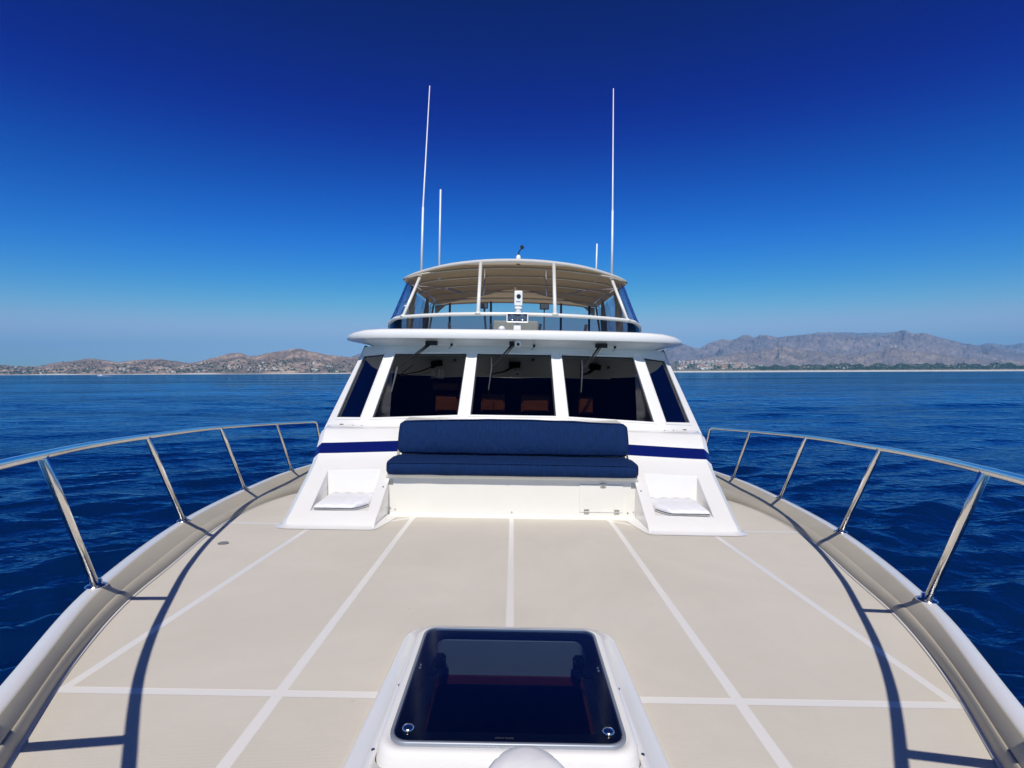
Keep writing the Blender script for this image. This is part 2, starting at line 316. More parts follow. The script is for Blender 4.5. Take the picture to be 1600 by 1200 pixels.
# ------------------------------------------------------------------ water, shore, hills
def water():
    def cols():
        a = list(np.linspace(-54, 54, 1150)); b = list(np.linspace(54, 306, 90))[1:-1]
        return np.radians(np.array(a + b))
    th = cols()
    r = [0.6]
    while r[-1] < 4200:
        q = r[-1]; r.append(q + min(max(0.035, q * 0.0105), 1e9))
    r = np.array(r + [8000, 20000])
    RR, TH = np.meshgrid(r, th, indexing='ij')
    X = RR * np.sin(TH); Y = RR * np.cos(TH); Z = np.zeros_like(X)
    space = np.maximum(np.gradient(r)[:, None], 0.002 * RR)
    g = np.random.default_rng(3)
    for k in range(70):
        lam = 0.42 * (13.0 / 0.42) ** (k / 69.0)
        ang = R(100) + g.normal(0, 0.30 if lam > 1 else 0.5)           # wind direction: crests run mostly across the view
        kx, ky = math.cos(ang) * 2 * math.pi / lam, math.sin(ang) * 2 * math.pi / lam
        amp = 0.0064 * lam ** 0.85 * (2.3 if 0.8 < lam < 1.7 else 2.1 if lam < 0.8 else 0.45) * g.uniform(0.5, 1.3)
        fl = np.clip((lam / space - 3) / 5, 0, 1)
        ph = kx * X + ky * Y + g.uniform(0, 6.28) + 0.8 * np.sin(X * 0.11 * g.uniform(.5, 1.5) + Y * 0.07 * g.uniform(-1, 1) + k)
        Z += amp * fl * (np.sin(ph) - 0.30 * np.cos(2 * ph))
    # gust patches
    Z *= 0.75 + 0.5 * (0.5 + 0.5 * np.sin(X * 0.021 + 1.3 * np.sin(Y * 0.013)) * np.sin(Y * 0.033 + 0.8 * np.sin(X * 0.017)))
    Z += WL
    nr, ncol = X.shape
    V = np.stack([X, Y, Z], -1).reshape(-1, 3)
    V = np.vstack([V, [[0, 0, WL]]])
    i = np.arange(nr - 1)[:, None] * ncol; j = np.arange(ncol)[None, :]; j2 = (j + 1) % ncol
    F = np.stack([i + j, i + ncol + j, i + ncol + j2, i + j2], -1).reshape(-1, 4)
    T = np.stack([j[0] * 0 + len(V) - 1, j[0], j2[0]], -1)
    me = bpy.data.meshes.new('water')
    nv, nq, ntr = len(V), len(F), len(T)
    me.vertices.add(nv); me.vertices.foreach_set('co', V.ravel())
    me.loops.add(nq * 4 + ntr * 3); me.loops.foreach_set('vertex_index', np.concatenate([F.ravel(), T.ravel()]))
    me.polygons.add(nq + ntr)
    me.polygons.foreach_set('loop_start', np.concatenate([np.arange(nq) * 4, nq * 4 + np.arange(ntr) * 3]))
    me.polygons.foreach_set('use_smooth', np.ones(nq + ntr, bool))
    me.update(); me.validate()
    o = bpy.data.objects.new('water', me); C.objects.link(o); setting(o, 'deep blue rippled sea')
    m, nt, p = newmat('sea_water')
    tc = N(nt, 'ShaderNodeTexCoord')
    nt.nodes.remove(p)      # polarised view of the sea: deep body colour plus a reflection weaker than bare Fresnel
    di = N(nt, 'ShaderNodeBsdfDiffuse'); di.inputs[0].default_value = (0.0006, 0.0135, 0.068, 1)
    gl = N(nt, 'ShaderNodeBsdfGlossy'); gl.inputs['Roughness'].default_value = 0.06; gl.inputs[0].default_value = (0.34, 0.74, 1.0, 1)
    lw = N(nt, 'ShaderNodeLayerWeight'); lw.inputs[0].default_value = 0.5
    pw = N(nt, 'ShaderNodeMath', operation='POWER'); pw.inputs[1].default_value = 4.0; nt.links.new(lw.outputs['Facing'], pw.inputs[0])
    mu = N(nt, 'ShaderNodeMath', operation='MULTIPLY_ADD'); mu.inputs[1].default_value = 0.92; mu.inputs[2].default_value = 0.02; nt.links.new(pw.outputs[0], mu.inputs[0])
    wp = N(nt, 'ShaderNodeMapping'); wp.inputs['Scale'].default_value = (0.25, 1.0, 1); wp.inputs['Rotation'].default_value = (0, 0, R(6)); nt.links.new(tc.outputs['Object'], wp.inputs[0])
    wn_ = N(nt, 'ShaderNodeTexNoise', Scale=0.022, Detail=4.0, Roughness=0.6, Distortion=0.5); nt.links.new(wp.outputs[0], wn_.inputs['Vector'])
    wr = N(nt, 'ShaderNodeMapRange'); wr.inputs['From Min'].default_value = .36; wr.inputs['From Max'].default_value = .62; wr.inputs['To Min'].default_value = 0.62; wr.inputs['To Max'].default_value = 1.12; nt.links.new(wn_.outputs['Fac'], wr.inputs['Value'])
    wm_ = N(nt, 'ShaderNodeMath', operation='MULTIPLY'); nt.links.new(mu.outputs[0], wm_.inputs[0]); nt.links.new(wr.outputs[0], wm_.inputs[1])      # wind patches ruffle the sea and dull its sheen
    mxs = N(nt, 'ShaderNodeMixShader'); nt.links.new(wm_.outputs[0], mxs.inputs[0]); nt.links.new(di.outputs[0], mxs.inputs[1]); nt.links.new(gl.outputs[0], mxs.inputs[2])
    nt.links.new(mxs.outputs[0], nt.nodes['Material Output'].inputs['Surface'])
    tc = N(nt, 'ShaderNodeTexCoord')
    cd = N(nt, 'ShaderNodeVectorMath', operation='LENGTH'); nt.links.new(tc.outputs['Object'], cd.inputs[0])
    nrm = None
    for scale, dist, st in ((9.0, 0.024, (0.5, 1.0, 1)), (3.2, 0.075, (0.5, 1.0, 1)), (0.9, 0.25, (0.5, 1.0, 1)), (0.22, 1.0, (0.45, 1.0, 1)), (0.045, 4.0, (0.4, 1.0, 1))):
        mp = N(nt, 'ShaderNodeMapping'); mp.inputs['Scale'].default_value = st; mp.inputs['Rotation'].default_value = (0, 0, R(9))
        nt.links.new(tc.outputs['Object'], mp.inputs[0])
        n = N(nt, 'ShaderNodeTexNoise', Scale=scale, Detail=2.0, Roughness=0.5); nt.links.new(mp.outputs[0], n.inputs['Vector'])
        b = N(nt, 'ShaderNodeBump', Strength=1.0, Distance=dist); nt.links.new(n.outputs['Fac'], b.inputs['Height'])
        mr = N(nt, 'ShaderNodeMapRange')       # long bumps only take over where the mesh no longer carries the waves
        lo, hi = {9.0: (60, 20), 3.2: (0, 1), 0.9: (25, 70), 0.22: (90, 250), 0.045: (300, 900)}[scale]
        mr.inputs['From Min'].default_value = lo; mr.inputs['From Max'].default_value = hi
        mr.inputs['To Min'].default_value = 0.0 if scale != 3.2 else 0.9; mr.inputs['To Max'].default_value = 0.8
        nt.links.new(cd.outputs['Value'], mr.inputs['Value']); nt.links.new(mr.outputs[0], b.inputs['Strength'])
        if nrm: nt.links.new(nrm, b.inputs['Normal'])
        nrm = b.outputs[0]
    for q_ in (gl, lw): nt.links.new(nrm, q_.inputs['Normal'])
    me.materials.append(m)
water()

LP = [(-60,572),(0,571),(60,572),(80,568),(110,564),(140,560),(160,562),(185,566),(210,563),(250,560),(270,564),(300,566),(330,560),(350,555),(375,552),(390,557),(400,556),(430,550),(465,545),(490,550),(520,556),(545,558),(570,556),(640,560),(720,566)]
FL = [(440,576),(500,568),(540,560),(562,552),(600,548),(680,556),(760,562),(800,566)]
RP = [(760,575),(900,560),(1000,546),(1040,540),(1066,537),(1090,543),(1110,535),(1130,529),(1140,532),(1165,523),(1180,527),(1190,523),(1215,526),(1240,524),(1265,522),(1290,523),(1320,523),(1345,525),(1375,525),(1395,521),(1413,514),(1425,520),(1443,520),(1470,527),(1500,534),(1530,539),(1550,540),(1570,545),(1600,550),(1660,556),(1740,562)]
RP2 = [(1200,540),(1250,525),(1290,519),(1330,519),(1375,519.5),(1413,518),(1443,525),(1500,540),(1530,538),(1548,535.5),(1575,539),(1600,536),(1680,538),(1760,545)]
def hor(px): return 582 - (px - 800) * 0.00405
def terrain(name, prof, r0, r1, m, n_r=70, step=1.0, rough=1.0, seed=0, peak=0.62, label=None, base=0.0, jag=1.3, fq=0.0022):
    # heightfield over bearing and distance; the crest line runs at a fraction 'peak' of the depth, broken by ridges and gullies
    px = np.arange(prof[0][0], prof[-1][0] + 0.1, step)
    tops = [max(0.0, hor(x) - interp(prof, x) + jag * noise.fractal(Vector((x * 0.045, seed, 0)), 0.8, 2.1, 4)) for x in px]
    rows = []
    for i in range(n_r):
        t = i / (n_r - 1); row = []
        for x, tp in zip(px, tops):
            a = (x - 800) / 820
            d = r0 + (r1 - r0) * t
            wob = 0.10 * noise.noise(Vector((x * 0.013, seed, 3.1)))
            pk = peak + wob
            sh = (t / pk) if t < pk else max(0.0, 1 - (t - pk) / (1 - pk))
            sh = sh ** 0.85 if t < pk else sh
            hmax = tp / 820 * (r0 + (r1 - r0) * pk) - WL * 0
            q = Vector((a * d * fq, d * fq, seed))
            nz = abs(noise.fractal(q * 2.0, 0.9, 2.2, 6)); n2 = noise.fractal(q * 7.0, 0.8, 2.1, 4)
            g = (0.55 - nz) * 0.55 + n2 * 0.10
            win = sh * (1 - sh) * 4
            h = hmax * (sh + rough * g * win * 0.75) - (0 if t > 0 else 0)
            lim = tp / 820 * d * (0.995 if abs(t - pk) > 0.03 else 1.0) + (WL * 0)
            h = min(h, lim)
            edge = min(1, (x - prof[0][0]) / 30, (prof[-1][0] - x) / 30)
            h *= max(0, edge)
            rows_z = WL + base * min(1, t * 8) + max(h, 0)
            if i == 0: rows_z = WL - 3
            row.append((a * d, d, rows_z))
        rows.append(row)
    mb = MB(); mb.grid(rows); o = mb.build(name, m, smooth=True)
    setting(o, label); return o, rows
def hill_mat(name, c1, c2, c3, scale, cov=0.5):
    m, nt, p = newmat(name); p.inputs['Roughness'].default_value = 0.95; p.inputs['Specular IOR Level'].default_value = 0.1
    tc = N(nt, 'ShaderNodeTexCoord')
    n1 = N(nt, 'ShaderNodeTexNoise', Scale=scale, Detail=8.0, Roughness=0.65); nt.links.new(tc.outputs['Object'], n1.inputs['Vector'])
    r1 = N(nt, 'ShaderNodeValToRGB'); nt.links.new(n1.outputs['Fac'], r1.inputs[0]); e = r1.color_ramp.elements
    e[0].position = 0.36; e[0].color = (*c1, 1); e[1].position = 0.68; e[1].color = (*c3, 1); x = e.new(0.52); x.color = (*c2, 1)
    n2 = N(nt, 'ShaderNodeTexNoise', Scale=scale * 12, Detail=4.0); nt.links.new(tc.outputs['Object'], n2.inputs['Vector'])
    mr = N(nt, 'ShaderNodeMapRange'); mr.inputs['From Min'].default_value = .35; mr.inputs['From Max'].default_value = .65
    mr.inputs['To Min'].default_value = .7; mr.inputs['To Max'].default_value = 1.25; nt.links.new(n2.outputs['Fac'], mr.inputs['Value'])
    s = N(nt, 'ShaderNodeVectorMath', operation='SCALE'); nt.links.new(r1.outputs[0], s.inputs[0]); nt.links.new(mr.outputs[0], s.inputs['Scale'])
    nt.links.new(s.outputs[0], p.inputs['Base Color'])
    b = N(nt, 'ShaderNodeBump', Strength=0.5, Distance=9.0); nt.links.new(n1.outputs['Fac'], b.inputs['Height']); nt.links.new(b.outputs[0], p.inputs['Normal'])
    return m
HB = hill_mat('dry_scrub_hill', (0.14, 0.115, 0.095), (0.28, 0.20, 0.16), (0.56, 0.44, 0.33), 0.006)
HM = hill_mat('desert_mountain', (0.165, 0.135, 0.15), (0.235, 0.185, 0.185), (0.34, 0.275, 0.245), 0.0016)  # mauve cast and low contrast of distant haze mixed into the rock colours
HF = hill_mat('foothill_scrub', (0.18, 0.145, 0.145), (0.25, 0.195, 0.175), (0.36, 0.295, 0.24), 0.0035)  # tones also drawn together to carry some of the haze
hl, hl_rows = terrain('coastal_hills', LP, 3050, 4700, HB, n_r=80, step=0.9, seed=1.5, peak=0.72, label='dry brown coastal hills on the left shore', base=4)
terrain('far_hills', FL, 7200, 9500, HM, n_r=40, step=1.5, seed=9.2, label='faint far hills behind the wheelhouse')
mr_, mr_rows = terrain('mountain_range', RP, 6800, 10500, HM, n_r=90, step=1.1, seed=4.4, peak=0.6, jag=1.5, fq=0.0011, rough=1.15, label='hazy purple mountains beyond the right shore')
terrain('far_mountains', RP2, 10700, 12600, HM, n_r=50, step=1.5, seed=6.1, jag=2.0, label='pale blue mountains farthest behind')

FH = [(960,570),(1040,563),(1100,560),(1150,551),(1190,546),(1225,541),(1260,546),(1300,552),(1345,553),(1390,544),(1430,547),(1470,553),(1530,560),(1600,563),(1700,568)]
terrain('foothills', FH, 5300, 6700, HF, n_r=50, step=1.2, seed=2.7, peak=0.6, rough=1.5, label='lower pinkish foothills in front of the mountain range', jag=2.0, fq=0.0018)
# coastal plain on the right, gently rising; beach strip round the whole bay
def plain_h(a, d):     # ground height above the water
    t = max(0, (d - 3120) / 1500); tb = min(1, max(0, (a - 0.28) / 0.03)) * min(1, max(0.30, (0.54 - a) / 0.14))
    return 3.0 + 11 * min(1, max(0, (d - 3070) / 60)) + 76 * tb * min(1, t) ** 0.8 + 6 * noise.noise(Vector((a * 40, d * 0.004, 2)))* min(1, t * 4)
PL = mat('coastal_scrub_ground', (0.17, 0.15, 0.10), 0.95, var=0.35, vscale=0.02)
mb = MB(); rows = []
for i in range(36):
    d = 3055 + (i / 35) ** 1.3 * 4200
    rows.append([(a * d, d, WL + (plain_h(a, d) if i else -1)) for a in np.linspace(-0.2, 1.35, 150)])
mb.grid(rows); o = mb.build('coastal_plain', PL, smooth=True); setting(o, 'low coastal plain under the town on the right shore')
SAND = mat('beach_sand', (0.70, 0.66, 0.57), 0.9, var=0.12, vscale=0.02)
mb = MB(); rows = []
for a in np.linspace(-1.35, 1.35, 500):
    jig = 14 * noise.noise(Vector((a * 9, 1, 1))); hh = 8.5 if a > 0.25 else (2.2 + 7.5 * max(0, noise.noise(Vector((a * 11, 4, 1)))) ** .7)
    if -.36 < a < -.2: hh = 4
    d0 = 2960 + jig
    rows.append([(a * (d0 + e), d0 + e, WL + hh * q) for e, q in ((-25, -.15), (0, 0), (30, .3), (70, .85), (110, 1), (150, .3))])
mb.grid(rows); o = mb.build('beach', SAND, smooth=True); setting(o, 'pale sand beach along the far shore')

# ------------------------------------------------------------------ towns: every house its own object
WALLS = [mat('wall_paint', c, 0.8, var=0.05, vscale=0.3) for c in ((0.74, 0.72, 0.68), (0.66, 0.60, 0.50), (0.58, 0.47, 0.36), (0.70, 0.66, 0.60))]
ROOF = mat('clay_roof', (0.33, 0.16, 0.10), 0.8, var=0.1); FLATR = mat('flat_roof', (0.55, 0.53, 0.50), 0.8); WDARK = mat('window_dark', (0.06, 0.07, 0.08), 0.2)
def house_meshes():
    out = []
    for k in range(6):
        mb = MB(); g = random.Random(k); wd, dp, h = g.uniform(10, 19), g.uniform(9, 13), g.uniform(5, 8.5)
        mb.box((0, 0, h / 2 - 2), (wd, dp, h + 4)); mb.box((wd * .3, -dp * .42, h * .3), (wd * .5, dp * .5, h * .6))
        mb.cur = 1
        if k % 2: mb.box((0, 0, h + .2), (wd + .8, dp + .8, .4)); mb.box((wd * .3, -dp * .42, h * .6 + .1), (wd * .5 + .6, dp * .5 + .6, .35))
        else:
            a = [mb.vert(p) for p in ((-wd/2-.5, -dp/2-.5, h), (wd/2+.5, -dp/2-.5, h), (wd/2+.5, dp/2+.5, h), (-wd/2-.5, dp/2+.5, h), (-wd/2, 0, h + 2.6), (wd/2, 0, h + 2.6))]
            mb.face(a[0], a[1], a[5], a[4]); mb.face(a[2], a[3], a[4], a[5]); mb.face(a[0], a[4], a[3]); mb.face(a[1], a[2], a[5])
        mb.cur = 2
        for x in np.arange(-wd / 2 + 2, wd / 2 - 1.5, 3.2): mb.box((x, -dp / 2 - .05, h * .72), (1.7, .2, 1.5))
        mb.box((wd * .3, -dp * .67 - .05, h * .3), (wd * .35, .2, 2.0))
        o = mb.build('house', [WALLS[k % 4], ROOF if k % 2 == 0 else FLATR, WDARK]); me = o.data; bpy.data.objects.remove(o); out.append(me)
    return out
HM_ = house_meshes()
def zof(rows, a, d):
    r0, r1 = rows[0][0][1], rows[-1][0][1]; i = int(round((d - r0) / (r1 - r0) * (len(rows) - 1))); i = max(0, min(len(rows) - 1, i))
    row = rows[i]; a0 = row[0][0] / row[0][1]; a1 = row[-1][0] / row[-1][1]; j = int(round((a - a0) / (a1 - a0) * (len(row) - 1)))
    return row[max(0, min(len(row) - 1, j))][2]
def put_house(a, d, z, label, group, me=None, s=1.0, name='house', cat='house'):
    o = bpy.data.objects.new(name, me or random.choice(HM_)); C.objects.link(o); o.location = (a * d, d, z)
    o.rotation_euler = (0, 0, -math.atan(a) + random.uniform(-.5, .5)); o.scale = (s, s, s)
    tag(o, label, cat, group); return o
g = random.Random(5)
cl = [(-0.80, .10), (-0.70, .06), (-0.60, .05), (-0.50, .05), (-0.42, .05), (-0.36, .04), (-0.90, .06)]
n = 0
while n < 120:
    c, sp = g.choice(cl); a = g.gauss(c, sp)
    if not -0.97 < a < -0.305: continue
    d = 3090 + abs(g.gauss(0, 230)); z = zof(hl_rows, a, d)
    if z > WL + 75: continue
    put_house(a, d, z, 'tiny pale house scattered over the foot of the left hills', 'houses at the foot of the left hills', s=g.uniform(.7, 1.25)); n += 1
n = 0
while n < 168:
    a = g.choice((g.uniform(0.318, 0.44), g.uniform(0.318, 0.45), g.uniform(0.318, 0.45), g.uniform(0.42, 0.66), g.uniform(.6, 1.0)))
    d = 3150 + g.random() ** .9 * 1450
    if a > .47: d += 250
    z = WL + plain_h(a, d)
    put_house(a, d, z, 'tiny white house in the crowded town on the right shore', 'houses of the town on the right shore', s=g.uniform(1.2, 2.1)); n += 1
def tower_mesh():
    mb = MB(); mb.box((0, 0, 14), (20, 14, 34)); mb.box((0, 0, 32.4), (7, 6, 4)); mb.cur = 1
    for k in range(7):
        mb.box((0, -7.3, 1.5 + k * 4.2), (17, .7, 1.5))
    mb.cur = 0; mb.box((0, -7.9, 13), (3, 2.4, 32))
    o = mb.build('hotel_tower', [WALLS[0], WDARK]); me = o.data; bpy.data.objects.remove(o); return me
TW = tower_mesh()
for k in range(11):
    a = 0.320 + k * 0.0078; d = 4000 + 30 * math.sin(k * 2.1)
    o = put_house(a, d, WL + plain_h(a, d) - 2, 'white apartment tower in the row above the right town', 'row of white towers above the town', me=TW, s=0.75 + 0.12 * math.sin(k * 5), name='apartment_tower', cat='tower')
    o.rotation_euler = (0, 0, -math.atan(a))
mb = MB(); mb.box((0, 0, 6), (150, 40, 14)); mb.cur = 1; mb.box((0, -20.4, 7), (140, .6, 2.5)); mb.cur = 0
for k in range(7): mb.box((-64 + 21 * k, 0, 13.8), (10, 34, 1.4))
ws = mb.build('warehouse', [WALLS[0], WDARK]); ws.location = (0.556 * 4600, 4600, WL + plain_h(.556, 4600) - 1); tag(ws, 'long low white warehouse behind the green trees on the right', 'warehouse')
mb = MB(); mb.box((0, 0, 4), (110, 30, 10)); mb.cur = 1; mb.box((0, -15.3, 4.5), (100, .6, 2.5)); mb.cur = 0
for k in range(5): mb.box((-44 + 22 * k, 0, 10), (9, 26, 2))
ws = mb.build('market_hall', [WALLS[0], WDARK]); ws.location = (0.705 * 4500, 4500, WL + plain_h(.705, 4500) + 3); tag(ws, 'shorter white hall right of the long warehouse', 'hall')

# trees behind the beach: far off, one mass
GREEN = mat('far_foliage', (0.026, 0.058, 0.016), 0.9, var=0.4, vscale=0.05)
def grove(name, spots, label):
    mb = MB()
    ico = [(0,0,1),(.89,0,.45),(.28,.85,.45),(-.72,.53,.45),(-.72,-.53,.45),(.28,-.85,.45),(.72,.53,-.45),(-.28,.85,-.45),(-.89,0,-.45),(-.28,-.85,-.45),(.72,-.53,-.45)]
    fc = [(0,1,2),(0,2,3),(0,3,4),(0,4,5),(0,5,1),(1,6,2),(2,7,3),(3,8,4),(4,9,5),(5,10,1),(1,10,6),(2,6,7),(3,7,8),(4,8,9),(5,9,10)]
    for (x, y, z, s) in spots:
        ids = [mb.vert((x + q[0] * s * g.uniform(.6, 1.3), y + q[1] * s * g.uniform(.6, 1.3), z + q[2] * s * g.uniform(.5, 1.2))) for q in ico]
        for f in fc: mb.face(*[ids[k] for k in f])
    o = mb.build(name, GREEN); setting(o, label, 'stuff'); return o
sp = []
for k in range(8000):
    a = g.uniform(.462, 1.12); d = 3085 + g.random() * 260
    dens = 0.85 + 0.9 * noise.noise(Vector((a * 28, 7, 0)))
    if a < .5: dens *= (a - .455) / .045
    if g.random() > dens + .25: continue
    hgt = (13 + 18 * max(0, .5 + noise.noise(Vector((a * 45, 2, 5))))) * min(1, .35 + (a - .455) * 8)
    sp.append((a * d, d, WL + 9 + g.random() * hgt * 1.6, g.uniform(1.6, 4.2)))
grove('shore_grove', sp, 'band of dark green trees behind the right beach')
sp = []
for k in range(2600):
    a = g.choice((g.uniform(-1.05, -.3), g.uniform(-1.05, -.3), g.uniform(.31, .5))); d = 3080 + abs(g.gauss(0, 260))
    if a > 0: d = 3120 + g.random() * 1500; z = WL + plain_h(a, d)
    else:
        z = zof(hl_rows, a, d)
        if z > WL + 90: continue
    sp.append((a * d, d, z + g.uniform(1, 4), g.uniform(2.5, 6.5)))
grove('scattered_bushes', sp, 'green scrub between the shore houses')

# boats far out
def motorboat(name, x, y, L, rz, label, group=None):
    r = bpy.data.objects.new(name, None); C.objects.link(r); r.location = (x, y, WL); r.rotation_euler = (0, 0, rz)
    tag(r, label, 'boat', group)
    mb = MB(); rows = []
    for i in range(13):
        t = i / 12; b = L * .15 * (1 - max(0, t - .45) ** 2 * 3.3); b = max(b, .02); xx = -L / 2 + L * t
        dk = L * (.10 + .05 * t * t)
        rows.append([(xx, -b, dk), (xx - .02, -b * .8, L * .02), (xx - .1 * t, 0, -L * .04), (xx - .02, b * .8, L * .02), (xx, b, dk), (xx, 0, dk + .02)])
    idx = mb.grid(rows, closed=True); mb.face(*idx[0]); mb.face(*idx[-1]); mb.build('hull', M['white'], r, smooth=False)
    mb = MB(); mb.slab([(-L*.28, -L*.1), (L*.12, -L*.1), (L*.2, 0), (L*.12, L*.1), (-L*.28, L*.1)], lambda x, y: L * .1, lambda x, y: L * (.24 - .1 * max(0, x / L)))
    mb.build('cabin', M['white'], r)
    mb = MB(); mb.box((-L * .06, 0, L * .19), (L * .3, L * .206, L * .045)); mb.build('window', M['black'], r)
    mb = MB(); mb.box((-L * .1, 0, L * .33), (L * .3, L * .2, L * .02))
    for sx in (-.22, .02):
        for sy in (-.08, .08): mb.tube([(L * sx, L * sy, L * .23), (L * sx, L * sy, L * .33)], L * .006, 6)
    mb.build('canopy', M['white'], r); return r
motorboat('motorboat', -0.784 * 870, 870, 9.5, R(185), 'small white motorboat crossing in front of the left hills')
motorboat('motorboat', -0.893 * 2300, 2300, 17, R(170), 'tiny white boat lying close to the left beach, nearer the crossing motorboat')
motorboat('motorboat', -0.94 * 2500, 2500, 15, R(10), 'tiny white boat close to the left beach, leftmost in view')
mb = MB(); rows = []
FOAM = mat('foam', (0.75, 0.78, 0.8), 0.9, bump=.5, bscale=3)
for i in range(30):
    t = i / 29; wd = .4 + 1.6 * t
    rows.append([(-.784 * 870 + 3 + 26 * t, 870 + q * wd, WL + .10 + .32 * (1 - t) * (1 - abs(q)) + .12 * random.random()) for q in (-1, -.5, 0, .5, 1)])
mb.grid(rows); o = mb.build('boat_wake', FOAM, smooth=True); setting(o, 'white foam trail behind the crossing motorboat', 'stuff')

# ------------------------------------------------------------------ yacht: hull, deck, bulwark
FOOT = [(-0.50, 0.02), (0.0, 0.52), (0.75, 0.99), (1.44, 1.36), (1.933, 1.617), (2.49, 1.847), (3.015, 2.0), (4.2, 2.32), (5.95, 2.57), (7.5, 2.68), (14, 2.72), (24, 2.55)]
CAPO = [(-0.68, 0.0), (-0.35, 0.36), (0.1, 0.66), (0.8, 1.13), (1.63, 1.578), (2.505, 2.017), (3.984, 2.53), (5.588, 2.885), (7.40, 3.15), (12, 3.3), (24, 3.05)]
def D(d): return 0.98 + 0.065 * d + (0.02 * (d - 4) ** 2 if 4 < d < 6.5 else (0.125 + 0.03 * (d - 6.5) if d >= 6.5 else 0)) - (0.0)
def Dd(d): return D(min(d, 9)) + 0.0 * d
def capz(d): return -(0.861 + 0.0775 * min(d, 9.0) + 0.0)
ds = [-0.49] + [x for x in np.arange(-0.4, 9, 0.1)] + [x for x in np.arange(9, 24.1, 1.0)]
# deck with an opening under the hatch
HX, HY0, HY1 = 0.27, 1.43, 1.945
mb = MB(); ys = sorted(set([round(float(x), 4) for x in ds] + [HY0, HY1, 1.767]))
rows = []
for y in ys:
    f = interp(FOOT, y); q = min(HX, f * .5)
    xs = [-f, -f * .75, -(f + q) / 2, -q, 0, q, (f + q) / 2, f * .75, f]; xs.sort()
    rows.append([(x, y, -Dd(y)) for x in xs])
mb.grid(rows, skip=lambda i, j: ys[i] >= HY0 - 1e-6 and ys[i + 1] <= HY1 + 1e-6 and j in (3, 4))
part(mb, 'foredeck', M['deck'], weld=True)
# white margin along the foot, bulwark face, cap and hull side
def capi(y, wdt=0.062):
    e = 0.02; s = (interp(CAPO, y + e) - interp(CAPO, y - e)) / (2 * e); return interp(CAPO, y) - wdt * math.sqrt(1 + s * s)
def sect(y):
    F = interp(FOOT, y); Cx = max(capi(y), 0.0); z0 = -Dd(y); z1 = capz(y); Cx = max(Cx, F + 0.045)
    return F, Cx, z0, z1
mb = MB(); mb2 = MB(); mb3 = MB(); mb4 = MB(); r1 = []; r2 = []; r3 = []; r4 = []
for y in ds:
    y = float(y); F, Cx, z0, z1 = sect(y); h = z1 - z0; g_ = Cx - F
    mrg = .012
    r1.append([(max(F - mrg, 0), y, z0 + .004), (F, y, z0 + .004)])
    # lower cove, then the seam, then the tan face
    cove = [(F - .001 + g_ * (0.02 + 0.36 * (1 - math.cos(t * math.pi / 2))), y, z0 + .002 + h * (0.50 * math.sin(t * math.pi / 2))) for t in (0, .25, .5, .75, 1)]
    r2.append(cove + [(F + g_ * .40, y, z0 + h * .49)])
    r3.append([(F + g_ * .40, y, z0 + h * .492), (F + g_ * .43, y, z0 + h * .535), (F + g_ * .92, y, z0 + h * .96), (Cx + .002, y, z0 + h * .985), (Cx + .004, y, z1 - .006)])
    O = max(interp(CAPO, y), Cx + .03)
    r4.append([(Cx + .002, y, z1 - .01), (Cx, y, z1 - .004), (Cx + .004, y, z1), (O - .006, y, z1), (O, y, z1 - .006), (O + .004, y, z1 - .03), (O - .015, y, z1 - .045)])
mb.grid(r1); mb.sym(); part(mb, 'deck_margin', M['gel'])
mb2.grid(r2); mb2.sym(); part(mb2, 'waterway', M['tan'], smooth=True)
mb3.grid(r3); mb3.sym(); part(mb3, 'bulwark', M['tan'], smooth=True)
mb4.grid(r4); mb4.sym(); part(mb4, 'cap_rail', M['gel'], smooth=True)
mb = MB(); rows = []
for y in ds:
    y = float(y); O = max(interp(CAPO, y), sect(y)[1] + .03); z1 = capz(y)
    k = min(1, max(0, (y + .7) / 7)); row = []
    for t in np.linspace(0, 1, 9):
        fl = (1 - t) ** 1.0; x = (O - .016) * (1 - t * (1 - (0.12 + .80 * k)) ** 1.0)
        z = z1 - .042 + (WL - .5 - z1) * t
        row.append((x, y + t * .9 * (1 - k), z))
    rows.append(row)
mb.grid(rows); mb.sym(); mb.quad(*[(sx * p[0], p[1], p[2]) for sx, p in ((1, rows[-1][0]), (-1, rows[-1][0]), (-1, rows[-1][-1]), (1, rows[-1][-1]))])
part(mb, 'hull', M['gel'], smooth=True)
# drain
mb = MB(); mb.lathe((-1.99, 3.62, -Dd(3.62) + .001), [(.034, 0), (.034, .006), (.024, .004)], 20); part(mb, 'deck_drain', M['drain'])

